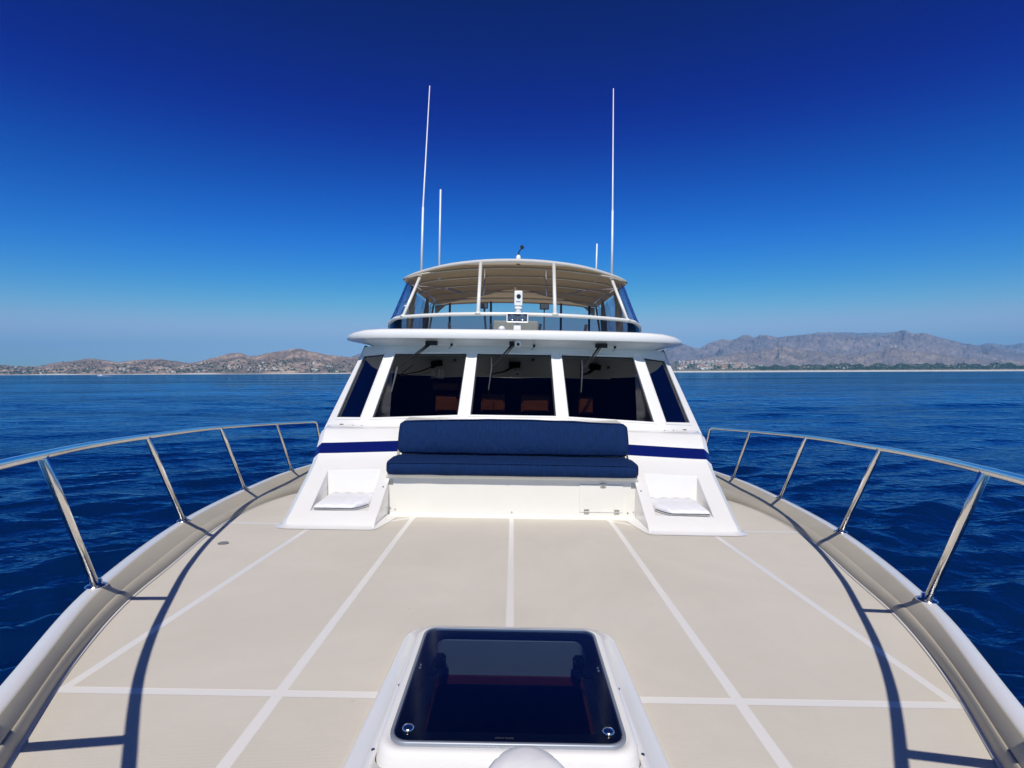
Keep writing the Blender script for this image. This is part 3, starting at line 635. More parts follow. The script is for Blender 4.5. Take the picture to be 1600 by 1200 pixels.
# ------------------------------------------------------------------ bow rails
def cc(y): return interp(CAPO, y) - 0.034
RX = [(-0.45, 0.0), (-0.40, .10), (-0.1, .42), (.3, .75), (0.72, 1.044), (1.12, 1.31), (1.50, 1.52), (1.905, 1.712), (2.4, 1.93), (3.134, 2.19), (4.688, 2.616), (6.5, 2.933), (8.3, 3.13), (9, 3.2)]
RZ = [(-.45, -.21), (0.82, -.262), (1.905, -.3287), (3.134, -.418), (4.688, -.534), (6.5, -.682), (7.8, -.79), (9, -.88)]
def rx(y): return interp(RX, y)
def rail_z(d): return interp(RZ, d)
POSTS = [(0.15, .35), (1.37, .55), (2.505, .60), (3.984, .85), (5.588, .90), (7.40, .90)]
def bow_rail(side):
    path = []
    for y in np.arange(-.45, 8.22, 0.1):
        path.append((side * max(rx(y), 0), y, rail_z(y)))
    path += [(side * rx(8.30), 8.30, rail_z(8.3) - .01), (side * rx(8.37), 8.37, rail_z(8.3) - .04), (side * (rx(8.43) + .01), 8.45, rail_z(8.3) - .12)]
    path.append((side * (cc(8.9)), 8.9, capz(8.9)))
    mb = MB(); mb.tube(path, 0.0165, 14); rl = part(mb, 'bow_rail', M['steel'], smooth=True)
    for yb, b in POSTS:
        xb = cc(yb); yt = yb - b; xt = rx(yt)
        mb = MB(); p0 = Vector((side * xb, yb, capz(yb))); p1 = Vector((side * xt, yt, rail_z(yt) - .004))
        mb.tube([p0, p0.lerp(p1, .5), p1], 0.0170, 14); o = part(mb, 'stanchion', M['steel'], rl, smooth=True)
        mb = MB(); mb.lathe(p0, [(.045, .001), (.045, .006), (.036, .010), (.026, .013), (.024, .03), (.019, .034)], 20)
        part(mb, 'stanchion_base', M['steel'], rl, smooth=True, bevel=0)
bow_rail(-1); bow_rail(1)

# ------------------------------------------------------------------ deck hatch
def rrect(x0, x1, y0, y1, r, n=6):
    out = []
    for cx, cy, a0 in ((x1 - r, y0 + r, -90), (x1 - r, y1 - r, 0), (x0 + r, y1 - r, 90), (x0 + r, y0 + r, 180)):
        for k in range(n + 1): a = R(a0 + 90 * k / n); out.append((cx + r * math.cos(a), cy + r * math.sin(a)))
    return out
def ring(mb, loops):
    ids = [[mb.vert(p) for p in L] for L in loops]; n = len(ids[0])
    for a, b in zip(ids, ids[1:]):
        for i in range(n): k = (i + 1) % n; mb.face(a[i], a[k], b[k], b[i])
ZG = -0.975
def lo(x0, y0, y1, r, zf): return [(x, y, zf(x, y)) for x, y in rrect(-x0, x0, y0, y1, r)]
dk = lambda h: (lambda x, y: -Dd(y) + h)
mb = MB()
ring(mb, [lo(.445, .90, 2.30, .13, dk(-.002)), lo(.437, .908, 2.292, .125, dk(.018)), lo(.425, .92, 2.28, .12, dk(.024)), lo(.385, .97, 2.24, .10, dk(.028)), lo(.378, .978, 2.232, .10, dk(.040)),
          lo(.36, 1.0, 2.2, .09, dk(.046)), lo(.355, 1.335, 2.035, .07, dk(.046)), lo(.354, 1.336, 2.034, .07, dk(.030)), lo(.345, 1.345, 2.025, .07, dk(.028))])
hb = part(mb, 'deck_hatch', M['gel'], smooth=True)
mb = MB(); zc = lambda h: (lambda x, y: ZG + h)
ring(mb, [lo(.352, 1.338, 2.032, .07, dk(.040)), lo(.348, 1.342, 2.028, .07, zc(-.022)), lo(.342, 1.349, 2.022, .068, zc(-.007)), lo(.326, 1.366, 2.006, .055, zc(-.004)), lo(.322, 1.37, 2.002, .05, zc(-.008)), lo(.27, 1.43, 1.945, .03, zc(-.022))])
part(mb, 'hatch_coaming', M['gel'], hb, smooth=True, bevel=0)
mb = MB()
ring(mb, [lo(.319, 1.373, 1.999, .05, zc(-.016)), lo(.319, 1.373, 1.999, .05, zc(.000)), lo(.316, 1.376, 1.996, .048, zc(.0025)), lo(.310, 1.382, 1.990, .044, zc(.002)), lo(.309, 1.383, 1.989, .044, zc(-.014))])
part(mb, 'hatch_frame', M['rim'], hb, smooth=True)
mb = MB(); a = [mb.vert(p) for p in lo(.309, 1.383, 1.989, .044, zc(.002))]; mb.face(*a); part(mb, 'hatch_pane', M['hatchglass'], hb)
# black rubber rim seen under the pane
mb = MB(); ring(mb, [lo(.308, 1.384, 1.988, .043, zc(-.008)), lo(.266, 1.434, 1.941, .035, zc(-.010))]); part(mb, 'hatch_seal', M['rubber'], hb)
# well below: pale liner, red wood trim, dark cabin under it
mb = MB(); ring(mb, [lo(.2695, 1.4305, 1.9445, .03, zc(-.0225)), lo(.268, 1.432, 1.943, .03, lambda x, y: -1.122)]); part(mb, 'hatch_well', M['liner'], hb)
mb = MB(); ring(mb, [lo(.268, 1.432, 1.943, .03, lambda x, y: -1.122), lo(.258, 1.442, 1.933, .03, lambda x, y: -1.122), lo(.258, 1.442, 1.933, .03, lambda x, y: -1.150), lo(.274, 1.426, 1.95, .03, lambda x, y: -1.152)]); part(mb, 'well_trim', M['redwood'], hb)
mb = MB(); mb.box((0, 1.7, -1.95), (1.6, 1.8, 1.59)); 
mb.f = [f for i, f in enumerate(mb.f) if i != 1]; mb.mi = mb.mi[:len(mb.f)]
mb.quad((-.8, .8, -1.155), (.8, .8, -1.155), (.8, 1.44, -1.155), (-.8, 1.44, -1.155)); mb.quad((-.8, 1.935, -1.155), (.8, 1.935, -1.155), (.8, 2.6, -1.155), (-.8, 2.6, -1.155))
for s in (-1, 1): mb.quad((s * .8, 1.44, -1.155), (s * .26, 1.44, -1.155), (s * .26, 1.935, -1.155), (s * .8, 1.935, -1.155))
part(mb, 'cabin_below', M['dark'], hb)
for s in (-1, 1):
    mb = MB(); mb.lathe((s * .272, 1.425, ZG + .0025), [(.0165, 0), (.0165, .004), (.012, .008), (.005, .0095)], 24); part(mb, 'hatch_knob', M['steel'], hb, smooth=True)
    mb = MB(); mb.lathe((s * .272, 1.425, ZG - .05), [(.006, 0), (.006, .045)], 12); mb.box((s * .272, 1.445, ZG - .052), (.02, .06, .008)); part(mb, 'hatch_latch', M['black'], hb)
    mb = MB(); mb.box((s * .248, 1.86, ZG - .05), (.03, .045, .03)); mb.tube([(s * .248, 1.86, ZG - .035), (s * .25, 1.80, ZG - .06), (s * .262, 1.74, ZG - .03)], .006, 8); mb.lathe((s * .236, 1.86, ZG - .05), [(.018, -.01), (.018, .01)], 12, axis=Vector((1, 0, 0)))
    part(mb, 'hatch_support', M['black'], hb)
    for yy in (1.72, 1.738):
        mb = MB(); mb.lathe((s * .293, yy, ZG + .002), [(.0035, 0), (.003, .002)], 10); part(mb, 'hatch_screw', M['steel'], hb)
for x, y in ((-.30, 1.27), (-.15, 1.262), (.0, 1.26), (.16, 1.262), (.31, 1.27), (-.37, 1.42), (.37, 1.42), (-.37, 1.75), (.37, 1.75), (-.37, 1.98), (.37, 1.98)):
    mb = MB(); mb.lathe((x if abs(x) < .35 else math.copysign(.365, x), y, -Dd(y) + .046 if abs(x) < .35 else -Dd(y) + .044), [(.0055, 0), (.005, .0025), (.002, .003)], 12); part(mb, 'base_screw', M['dsteel'], hb)
cu_ = bpy.data.curves.new('maker_mark', 'FONT'); cu_.body = 'atkins hoyle'; cu_.size = .0105; cu_.align_x = 'CENTER'
to_ = bpy.data.objects.new('t', cu_); C.objects.link(to_); dg_ = bpy.context.evaluated_depsgraph_get(); me_ = bpy.data.meshes.new_from_object(to_.evaluated_get(dg_)); bpy.data.objects.remove(to_)
me_.transform(Matrix.Translation((-.010, 1.392 - OY, ZG + .0032 - OZ))); me_.materials.clear(); me_.materials.append(M['grey']); mo_ = bpy.data.objects.new('maker_mark', me_); C.objects.link(mo_); mo_.parent = hb
# covered windlass just ahead of the hatch
mb = MB(); rows = []
prof = [(.125, 0), (.123, .06), (.118, .14), (.115, .20), (.112, .235), (.106, .262), (.094, .285), (.074, .302), (.044, .311), (.012, .313)]
for r_, z_ in prof:
    rows.append([((0.034) + .80 * r_ * (1 + .018 * math.sin(4 * a + z_ * 20) + .012 * math.sin(9 * a + 2 - z_ * 30)) * math.cos(a), .93 + .80 * r_ * (1 + .01 * math.sin(6 * a + 1)) * math.sin(a), -Dd(.93) + z_ * 1.118 + .01 * r_ * math.sin(5 * a)) for a in [2 * math.pi * k / 48 for k in range(48)]])
idx = mb.grid(rows, closed=True); mb.face(*idx[-1])
part(mb, 'windlass_cover', M['cover'], smooth=True)

# ------------------------------------------------------------------ cabin trunk with the side wings and steps
# rows run aft; each row: (inner x, d, z), (outer x, d, z)
def wing():
    mb = MB()
    rws = [  # d, z_in, z_out, x_in, x_out
        (4.106, -D(4.106) - .004, -D(4.106) - .004, 1.082, 1.83),
        (4.19, -1.190, -1.205, 1.085, 1.845),
        (4.313, -1.150, -1.165, 1.09, 1.858),
        (4.86, -0.912, -0.945, 1.11, 1.91),
        (5.05, -0.835, -0.862, 1.12, 1.93),
        (5.115, -0.788, -0.822, 1.122, 1.94),
        (5.25, -0.700, -0.738, 1.128, 1.962),
        (5.40, -0.598, -0.625, 1.134, 1.985),
        (5.50, -0.590, -0.606, 1.138, 2.01),
        (5.80, -0.600, -0.612, 1.15, 2.09)]
    rows = []
    for i, (d, zi, zo, xi, xo) in enumerate(rws):
        ri, ro = (1.183, 1.66) if i <= 2 else (1.215, 1.71)
        if i > 3: ri, ro = 1.24, 1.74
        L = [(xi, d, zi)]
        for x in (ri, ro): t = (x - xi) / (xo - xi); L.append((x, d, zi + (zo - zi) * t))
        L += [(xo - .05, d, zo + .004), (xo, d, zo - .045)]
        if i == 0: L = [(a, b, c) for a, b, c in L]; L[-1] = (xo, d + .05, zo)
        rows.append(L)
    idx = mb.grid(rows, skip=lambda i, j: i == 2 and j == 1, matf=lambda i, j: 1 if i == 5 else 0)
    mb.cur = 0
    # step recess: floor, back wall and cheeks
    a, b, c, d_ = [rows[2][1], rows[2][2], rows[3][2], rows[3][1]]
    ia, ib, ic, id_ = idx[2][1], idx[2][2], idx[3][2], idx[3][1]
    zf = -1.168
    fa, fb = mb.vert((a[0] + .004, a[1] + .01, zf)), mb.vert((b[0] - .004, b[1] + .01, zf))
    fc, fd = mb.vert((c[0] - .012, c[1] - .03, zf)), mb.vert((d_[0] + .012, d_[1] - .03, zf))
    mb.face(ia, ib, fb, fa); mb.face(fa, fb, fc, fd); mb.face(fd, fc, ic, id_); mb.face(ia, fa, fd, id_); mb.face(ib, ic, fc, fb)
    # inner cheek and outer side down to the deck
    for i in range(len(rows) - 1):
        p, q = rows[i][0], rows[i + 1][0]; v1 = mb.vert((p[0], p[1], -Dd(p[1]) - .01)); v2 = mb.vert((q[0], q[1], -Dd(q[1]) - .01)); mb.face(idx[i][0], idx[i + 1][0], v2, v1)
        p, q = rows[i][-1], rows[i + 1][-1]; v1 = mb.vert((p[0] + .01, p[1], -Dd(p[1]) - .01)); v2 = mb.vert((q[0] + .01, q[1], -Dd(q[1]) - .01)); mb.face(idx[i][-1], v1, v2, idx[i + 1][-1])
    return mb
wg = wing()
trunk = part(wg, 'cabin_front', [M['gel'], M['navy']], bevel=.04, segs=5, weld=True)
part(wg.mirrored(), 'cabin_front', [M['gel'], M['navy']], bevel=.04, segs=5, weld=True)
# fillet of gelcoat round the foot of the wings
for s in (-1, 1):
    mb = MB(); rows = []
    pts = [(1.00, 4.60), (1.055, 4.12), (1.10, 4.075), (1.4, 4.068), (1.75, 4.068), (1.84, 4.10), (1.875, 4.17), (1.89, 4.4), (1.95, 5.0), (2.08, 5.5), (2.3, 6.4)]
    inn = [(1.10, 4.64), (1.09, 4.16), (1.12, 4.125), (1.4, 4.125), (1.73, 4.125), (1.80, 4.15), (1.83, 4.2), (1.85, 4.42), (1.91, 5.0), (2.04, 5.5), (2.26, 6.4)]
    rows = [[(s * x, y, -Dd(y) + .004) for x, y in pts], [(s * (x * .5 + u * .5), y * .5 + v * .5, -Dd(y) + .007) for (x, y), (u, v) in zip(pts, inn)], [(s * x, y, -Dd(y) + .022) for x, y in inn]]
    mb.grid(rows); part(mb, 'cabin_foot', M['gel'], smooth=True)

# bench box
mb = MB()
zb = -D(4.707)
prof = [(4.66, zb + .004), (4.695, zb + .008), (4.707, zb + .03), (4.707, -.955), (4.69, -.948), (4.685, -.925), (4.70, -.915), (5.16, -.915), (5.40, -.53), (5.45, -.515), (5.80, -.50)]
rows = [[(x, d, z) for d, z in prof] for x in (-1.13, -.6, 0, .6, 1.13)]
mb.grid(rows)
bench = part(mb, 'bench', M['cream'], bevel=.006, segs=2)
def dot(x, z, r, m=M['dsteel'], nm='bench_screw', d=4.707):
    q = MB(); q.lathe((x, d, z), [(r, 0), (r * .9, .003), (r * .3, .004)], 12, axis=Vector((0, -1, 0))); part(q, nm, m, bench)
for x, z, r in ((-1.045, -1.245, .008), (-1.10, -.985, .007), (-1.09, -1.235, .007), (0.0, -1.255, .008), (-.03, -1.01, .004), (-.05, -1.01, .004), (1.04, -1.245, .009), (1.09, -1.235, .006), (1.09, -.985, .006)): dot(x, z, r)
# locker door with hinges and latch
mb = MB(); mb.box((.80, 4.7035, -1.118), (.39, .008, .245)); ld = part(mb, 'locker_door', M['cream'], bench, bevel=.003)
mb = MB()
for x in (.67, .94): mb.box((x, 4.699, -1.232), (.045, .008, .035)); mb.tube([(x - .022, 4.694, -1.236), (x + .022, 4.694, -1.236)], .004, 8)
part(mb, 'door_hinge', M['dsteel'], bench)
mb = MB(); mb.box((.815, 4.698, -.988), (.05, .008, .012)); mb.box((.815, 4.698, -1.012), (.05, .008, .012)); mb.box((.815, 4.696, -1.0), (.018, .01, .035)); part(mb, 'door_latch', M['dsteel'], bench)
for s in (-1, 1):
    mb = MB(); mb.box((s * 1.085, 4.72, -1.0), (.04, .03, .05)); part(mb, 'bench_bracket', M['dsteel'], bench, bevel=.004)
# screws on the wings
for s in (-1, 1):
    for (x, y, z) in ((1.13, 4.60, -1.021), (1.60, 5.545, -.588), (1.70, 5.56, -.588)):
        mb = MB(); mb.lathe((s * x, y, z), [(.007, 0), (.006, .004), (.002, .005)], 10, axis=Vector((0, -.4, .9))); part(mb, 'cabin_screw', M['dsteel'], trunk)

# ------------------------------------------------------------------ windscreen
B = [(.466, 5.700, -.470), (.603, 5.705, -.475), (1.556, 5.80, -.527), (1.705, 5.85, -.531), (2.036, 6.05, -.551), (2.14, 6.12, -.555)]
T = [(.448, 6.400, .234), (.577, 6.405, .233), (1.470, 6.50, .222), (1.611, 6.55, .216), (1.93, 6.75, .190), (2.00, 6.82, .185)]
Bf = [(-x, y, z) for x, y, z in B[::-1]] + B; Tf = [(-x, y, z) for x, y, z in T[::-1]] + T
# centre columns added so the middle pane is bounded by the two centre edges
def P(j, s): b, t = Vector(Bf[j]), Vector(Tf[j]); return b.lerp(t, s)
rowsS = (-.17, 0.0, 1.0, 1.16)
panes = {(1, 1): 0, (1, 3): 1, (1, 5): 2, (1, 7): 3, (1, 9): 4}
mb = MB(); rows = [[P(j, s) for j in range(12)] for s in rowsS]
idx = mb.grid([[tuple(p) for p in r] for r in rows], skip=lambda i, j: (i, j) in panes)
IN = Vector((0, .035, -.035))
for (i, j) in panes:
    q = [rows[1][j], rows[1][j + 1], rows[2][j + 1], rows[2][j]]; c = sum(q, Vector()) / 4
    iq = [mb.vert(p + IN) for p in q]; oq = [idx[1][j], idx[1][j + 1], idx[2][j + 1], idx[2][j]]
    for k in range(4): mb.face(oq[k], oq[(k + 1) % 4], iq[(k + 1) % 4], iq[k])
wsf = part(mb, 'wheelhouse', M['gel'], bevel=.012, segs=3)
for (i, j) in sorted(panes):
    q = [rows[1][j], rows[1][j + 1], rows[2][j + 1], rows[2][j]]; c = sum(q, Vector()) / 4
    mb = MB(); mb.face(*[mb.vert(p + IN * .45) for p in q]); wn = part(mb, 'window', M['win'] if j in (3, 5, 7) else M['sidewin'], wsf)
    # rubber gasket with rounded inner edge
    mb = MB(); qi = []
    for p in q: qi.append(p + (c - p).normalized() * .022 + IN * .40)
    for k in range(4): mb.quad(q[k] + IN * .40, q[(k + 1) % 4] + IN * .40, qi[(k + 1) % 4], qi[k])
    part(mb, 'window_gasket', M['rubber'], wn)
    # raised outer frame lip
    mb = MB(); nn = Vector((0, -.71, .71)) * .007
    for k in range(4):
        a, b = q[k], q[(k + 1) % 4]; oa = a + (a - c).normalized() * .035; ob = b + (b - c).normalized() * .035
        v = [mb.vert(p) for p in (a + nn, b + nn, ob + nn, oa + nn, a, b, ob, oa)]
        mb.face(v[0], v[1], v[2], v[3]); mb.face(v[3], v[2], v[6], v[7]); mb.face(v[1], v[0], v[4], v[5])
    part(mb, 'window_frame', M['gel'], wn, weld=True)
# sill shelf closing the gap to the trunk, side walls
mb = MB()
low = [P(j, -.17) for j in range(12)]
mb.grid([[tuple(p) for p in low], [(p.x * .97, p.y - .16, p.z + .01 - .004) for p in low]]); part(mb, 'wheelhouse_sill', M['gel'])
for s in (-1, 1):
    mb = MB(); rw = []
    for d, x, zt in ((0, None, None), (7.5, 2.16, .25), (9, 2.26, .25), (12, 2.36, .25), (17, 2.36, .25)):
        if d == 0: rw.append([(s * 2.143, 6.122, -1.6), (s * 2.145, 6.10, -.64), (s * 2.14, 6.12, -.555), (s * 2.002, 6.82, .186), (s * 1.98, 6.95, .33)])
        else: rw.append([(s * (x + .05), d, -1.6), (s * (x + .05), d, -.64), (s * (x + .04), d, -.555), (s * (x - .08), d, .186), (s * (x - .1), d, .33)])
    mb.grid(rw); part(mb, 'cabin_side', M['gel'])
    mb = MB(); f = lambda d, h: (s * (2.14 + .035 * (d - 6.2) / 1.3 - .14 * h + .02), d, -.50 + .66 * h)
    for a, b in ((7.3, 9.3), (9.5, 11.8)): mb.quad(*[(s * (2.235 + .03 * (d - 7.3) - .13 * h + .03), d, -.48 + .6 * h) for d, h in ((a, 0), (b, 0), (b, 1), (a, 1))])
    part(mb, 'side_window', M['black'])
# interior: floor, back wall, cupboards in cherry wood, helm dash
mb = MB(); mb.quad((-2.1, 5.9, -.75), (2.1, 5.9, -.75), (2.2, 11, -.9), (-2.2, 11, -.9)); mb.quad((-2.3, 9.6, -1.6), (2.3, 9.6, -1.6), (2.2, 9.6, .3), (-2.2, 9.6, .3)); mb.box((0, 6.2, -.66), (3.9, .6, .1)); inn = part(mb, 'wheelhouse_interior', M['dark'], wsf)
for x, z, wx, hz in ((-.265, -.40, .31, .22), (.285, -.40, .37, .22), (-.865, -.415, .29, .21), (.94, -.415, .18, .21), (-.883, -.20, .334, .09)):
    mb = MB(); mb.box((x, 6.95, z), (wx, .3, hz)); mb.box((x, 6.79, z), (wx * .86, .03, hz * .8)); part(mb, 'cupboard', M['wood'], inn, bevel=.006)
mb = MB()
for x in (-1.06, -.97, -.93): mb.lathe((x, 6.85, -.10), [(.022, 0), (.026, .05), (.016, .10), (.008, .13)], 12)
part(mb, 'bottles', M['beige'], inn)

# brow (overhanging roof front) and flybridge deck
def brow_outline(off):
    pts = [(-2.24, 8.2), (-2.23, 7.4), (-2.205, 7.06), (-2.14, 6.82), (-2.02, 6.63), (-1.84, 6.48), (-1.62, 6.38)]
    mid = [(x, 6.225 + .054 * x * x) for x in np.linspace(-1.4, 1.4, 17)]
    o = pts + mid + [(-x, y) for x, y in pts[::-1]]; out = []
    for i, (x, y) in enumerate(o):
        a, b = o[max(i - 1, 0)], o[min(i + 1, len(o) - 1)]; tx, ty = b[0] - a[0], b[1] - a[1]; l = math.hypot(tx, ty)
        out.append((x + ty / l * off, y - tx / l * off - .09))
    return out
def brow_loops(tab):
    mb = MB(); L = []
    for off, z in tab:
        L.append([(x, y, .388 + (z - .388) * (1 - .50 * max(0, min(1, (abs(x) - 1.7) / .50)) ** 1.6)) for x, y in brow_outline(off)])
    ids = [[mb.vert(p) for p in q] for q in L]
    for a, b in zip(ids, ids[1:]):
        for i in range(len(a) - 1): mb.face(a[i], a[i + 1], b[i + 1], b[i])
    return mb
brow = part(brow_loops(((-.006, .386), (.0, .388), (.006, .394), (.004, .462), (-.008, .484), (-.030, .498), (-.07, .505), (-.5, .510))), 'brow', M['gel'], smooth=True)
part(brow_loops(((-.62, .29), (-.40, .300), (-.30, .318), (-.16, .362), (-.08, .380), (-.006, .386))), 'brow_underside', M['gel'], brow, smooth=True)
mb = MB(); mb.slab([(-1.85, 6.85), (1.85, 6.85), (2.05, 7.6), (2.4, 9), (2.5, 16), (-2.5, 16), (-2.4, 9), (-2.05, 7.6)], lambda x, y: .315, lambda x, y: .43); part(mb, 'flybridge_deck', M['gel'])
# wipers and washer jets
for s0, el, bt, bb in (((-1.03, 6.31, .325), (-1.39, .70), (-1.24, .86), (-1.40, .34)), ((-.02, 6.26, .335), (-.262, .70), (-.272, .88), (-.285, .36)), ((1.02, 6.31, .325), (.81, .70), (.82, .88), (.77, .36))):
    def WP(x, s, o=.045):
        k = abs(x) / 1.5; return Vector((x, 5.70 + .1 * k + (.70) * s, -.469 - .055 * k + (.703 + .04 * k) * s)) + Vector((0, -.71, .71)) * o
    mb = MB(); e = WP(*el); p = Vector(s0)
    mb.tube([p, p.lerp(e, .4) + Vector((0, -.02, .0)), e], [.016, .011, .007], 8); mb.tube([p + Vector((.03, 0, 0)), p.lerp(e, .5) + Vector((.035, -.01, 0)), e + Vector((.012, 0, 0))], .006, 6)
    mb.box(p + Vector((.03, .03, .012)), (.14, .07, .045)); ar = part(mb, 'wiper', M['black'])
    mb = MB(); mb.tube([WP(*bt, o=.03), WP(*el, o=.042), WP(*bb, o=.03)], [.005, .010, .005], 6, flat=1.6); part(mb, 'wiper_blade', M['grey'], ar)
for x in (-.76, .24, 1.22):
    mb = MB(); mb.lathe((x, 6.36, .31), [(.014, 0), (.016, .03)], 10); mb.tube([(x, 6.36, .31), (x - .03, 6.34, .275)], .004, 6); part(mb, 'washer_jet', M['black'])
# dome camera under the brow
mb = MB(); mb.lathe((.045, 6.22, .378), [(.035, .0), (.042, -.02), (.042, -.05), (.030, -.072), (.01, -.08)], 20); dc = part(mb, 'dome_camera', M['white'], smooth=True)
mb = MB(); mb.lathe((.045, 6.182, .332), [(.02, 0), (.018, .012), (.006, .016)], 16, axis=Vector((0, -1, -.3))); part(mb, 'camera_lens', M['black'], dc)

# ------------------------------------------------------------------ flybridge
RAIL = [(0, 8.20, .910), (.6, 8.23, .908), (1.2, 8.40, .905), (1.883, 8.75, .893), (2.08, 8.95, .855), (2.20, 9.25, .80), (2.26, 9.9, .76), (2.28, 13.2, .76)]
def railp(x_):
    pass
rp = [(-x, y, z) for x, y, z in RAIL[:0:-1]] + RAIL
def smooth_path(p, n=6):
    out = []
    P_ = [Vector(q) for q in p]
    for i in range(len(P_) - 1):
        a, b, c, d = P_[max(i - 1, 0)], P_[i], P_[i + 1], P_[min(i + 2, len(P_) - 1)]
        for k in range(n):
            t = k / n; out.append(.5 * ((2 * b) + (c - a) * t + (2 * a - 5 * b + 4 * c - d) * t * t + (3 * b - a - 3 * c + d) * t ** 3))
    return out + [P_[-1]]
rs = smooth_path(rp)
mb = MB(); mb.tube(rs, .034, 10, flat=.9); fr_ = part(mb, 'windscreen_rail', M['cream'], smooth=True)
mb = MB(); mb.grid([[tuple(p + Vector((0, .0, -.03))) for p in rs], [(p.x * 1.03, p.y - .10, .44) for p in rs]]); part(mb, 'smoked_windscreen', M['smoke'], fr_, smooth=True)
# hardtop
def ht_outline():
    h = [(0, 9.0), (.5, 9.02), (1.138, 9.14), (1.6, 9.36), (1.9, 9.55), (2.05, 9.72), (2.10, 9.95), (2.12, 11), (2.13, 12.6), (2.12, 13.35), (2.0, 13.5)]
    s = [tuple(p)[:2] for p in smooth_path([(x, y, 0) for x, y in h], 3)]
    return [(-x, y) for x, y in s[:0:-1]] + s
def ht_z(x, y): return 1.94 - (.046 - .0055 * max(0, min(4, y - 9.4))) * x * x * (1 if abs(x) < 1.5 else 1.0) - .018 * (max(0, y - 9.0)) ** 1.0 + .012 * 0 - (.02 * max(0, abs(x) - 1.6))
ho = ht_outline()
def inset(pts, k): return [(x * (1 - k * .5), 11.25 + (y - 11.25) * (1 - k * .47)) for x, y in pts]
def httop(x, y): return ht_z(x, y)
mb = MB()
a = [[(x, y, httop(x, y) - .045) for x, y in inset(ho, .02)], [(x, y, httop(x, y) - .03) for x, y in ho], [(x, y, httop(x, y)) for x, y in ho]]
for k in (.04, .2, .5, 1.0, 1.6, 1.98): a.append([(x, y, httop(x, y) + .02 + .03 * k) for x, y in inset(ho, k)])
mb.grid(a); part(mb, 'canopy', M['canopy'], smooth=True)
# underside canvas, cambered strips sagging between the bows
mb = MB(); rows = []
bowsY = [9.35, 10.1, 10.95, 11.8, 12.7, 13.4]
for y in np.arange(9.08, 13.52, .08):
    k = min(bowsY, key=lambda q: abs(q - y)); sag = .03 * min(1, abs(y - k) / .3)
    hw = 2.09 if y > 9.9 else interp([(8.98, .05), (9.02, .5), (9.14, 1.138), (9.36, 1.6), (9.55, 1.86), (9.72, 2.01), (9.95, 2.08)], y)
    rows.append([(hw * u, y, httop(hw * u, y) - .045 - sag * (1 - u ** 4) + .0) for u in np.linspace(-1, 1, 41)])
mb.grid(rows); cu = part(mb, 'canopy_lining', M['canvas'], smooth=True)
for y in bowsY:
    mb = MB(); mb.tube([(x, y, httop(x, y) - .075 - (.12 * max(0, abs(x) - 1.7))) for x in np.linspace(-2.0, 2.0, 33)], .017, 10); part(mb, 'canopy_bow', M['bow'], cu, smooth=True)
for s in (-1, 1):
    mb = MB(); mb.tube([(s * 1.95, 9.9, 1.62), (s * 1.5, 10.9, 1.74), (s * 1.2, 11.6, 1.76)], .014, 8); mb.tube([(s * .55, 9.4, 1.84), (s * .62, 10.6, 1.70), (s * .66, 10.9, 1.60)], .012, 8)
    mb.tube([(s * 1.95, 10.0, 1.66), (s * 1.7, 11.2, 1.52), (s * 2.0, 12.4, 1.56)], .014, 8)
    part(mb, 'canopy_brace', M['steel'], cu, smooth=True)
# posts between rail and canopy
def fpost(p0, p1, r=.022, name='canopy_post', m='cream'):
    mb = MB(); mb.tube([p0, p1], r, 10); mb.lathe(p0, [(r * 2, -.01), (r * 1.8, .01), (r, .03)], 14); return part(mb, name, M[m], smooth=True)
fpost((-.575, 8.23, .92), (-.60, 9.03, 1.87), .030); fpost((.63, 8.23, .92), (.66, 9.03, 1.87), .030)
fpost((-1.86, 8.75, .91), (-1.70, 9.45, 1.74), .028); fpost((1.88, 8.76, .90), (1.72, 9.45, 1.74), .028)
for s in (-1, 1):
    fpost((s * 2.24, 10.8, .46), (s * 2.06, 10.9, 1.68), .022, m='steel'); fpost((s * 2.24, 13.2, .46), (s * 2.06, 13.3, 1.68), .026, m='canvas')
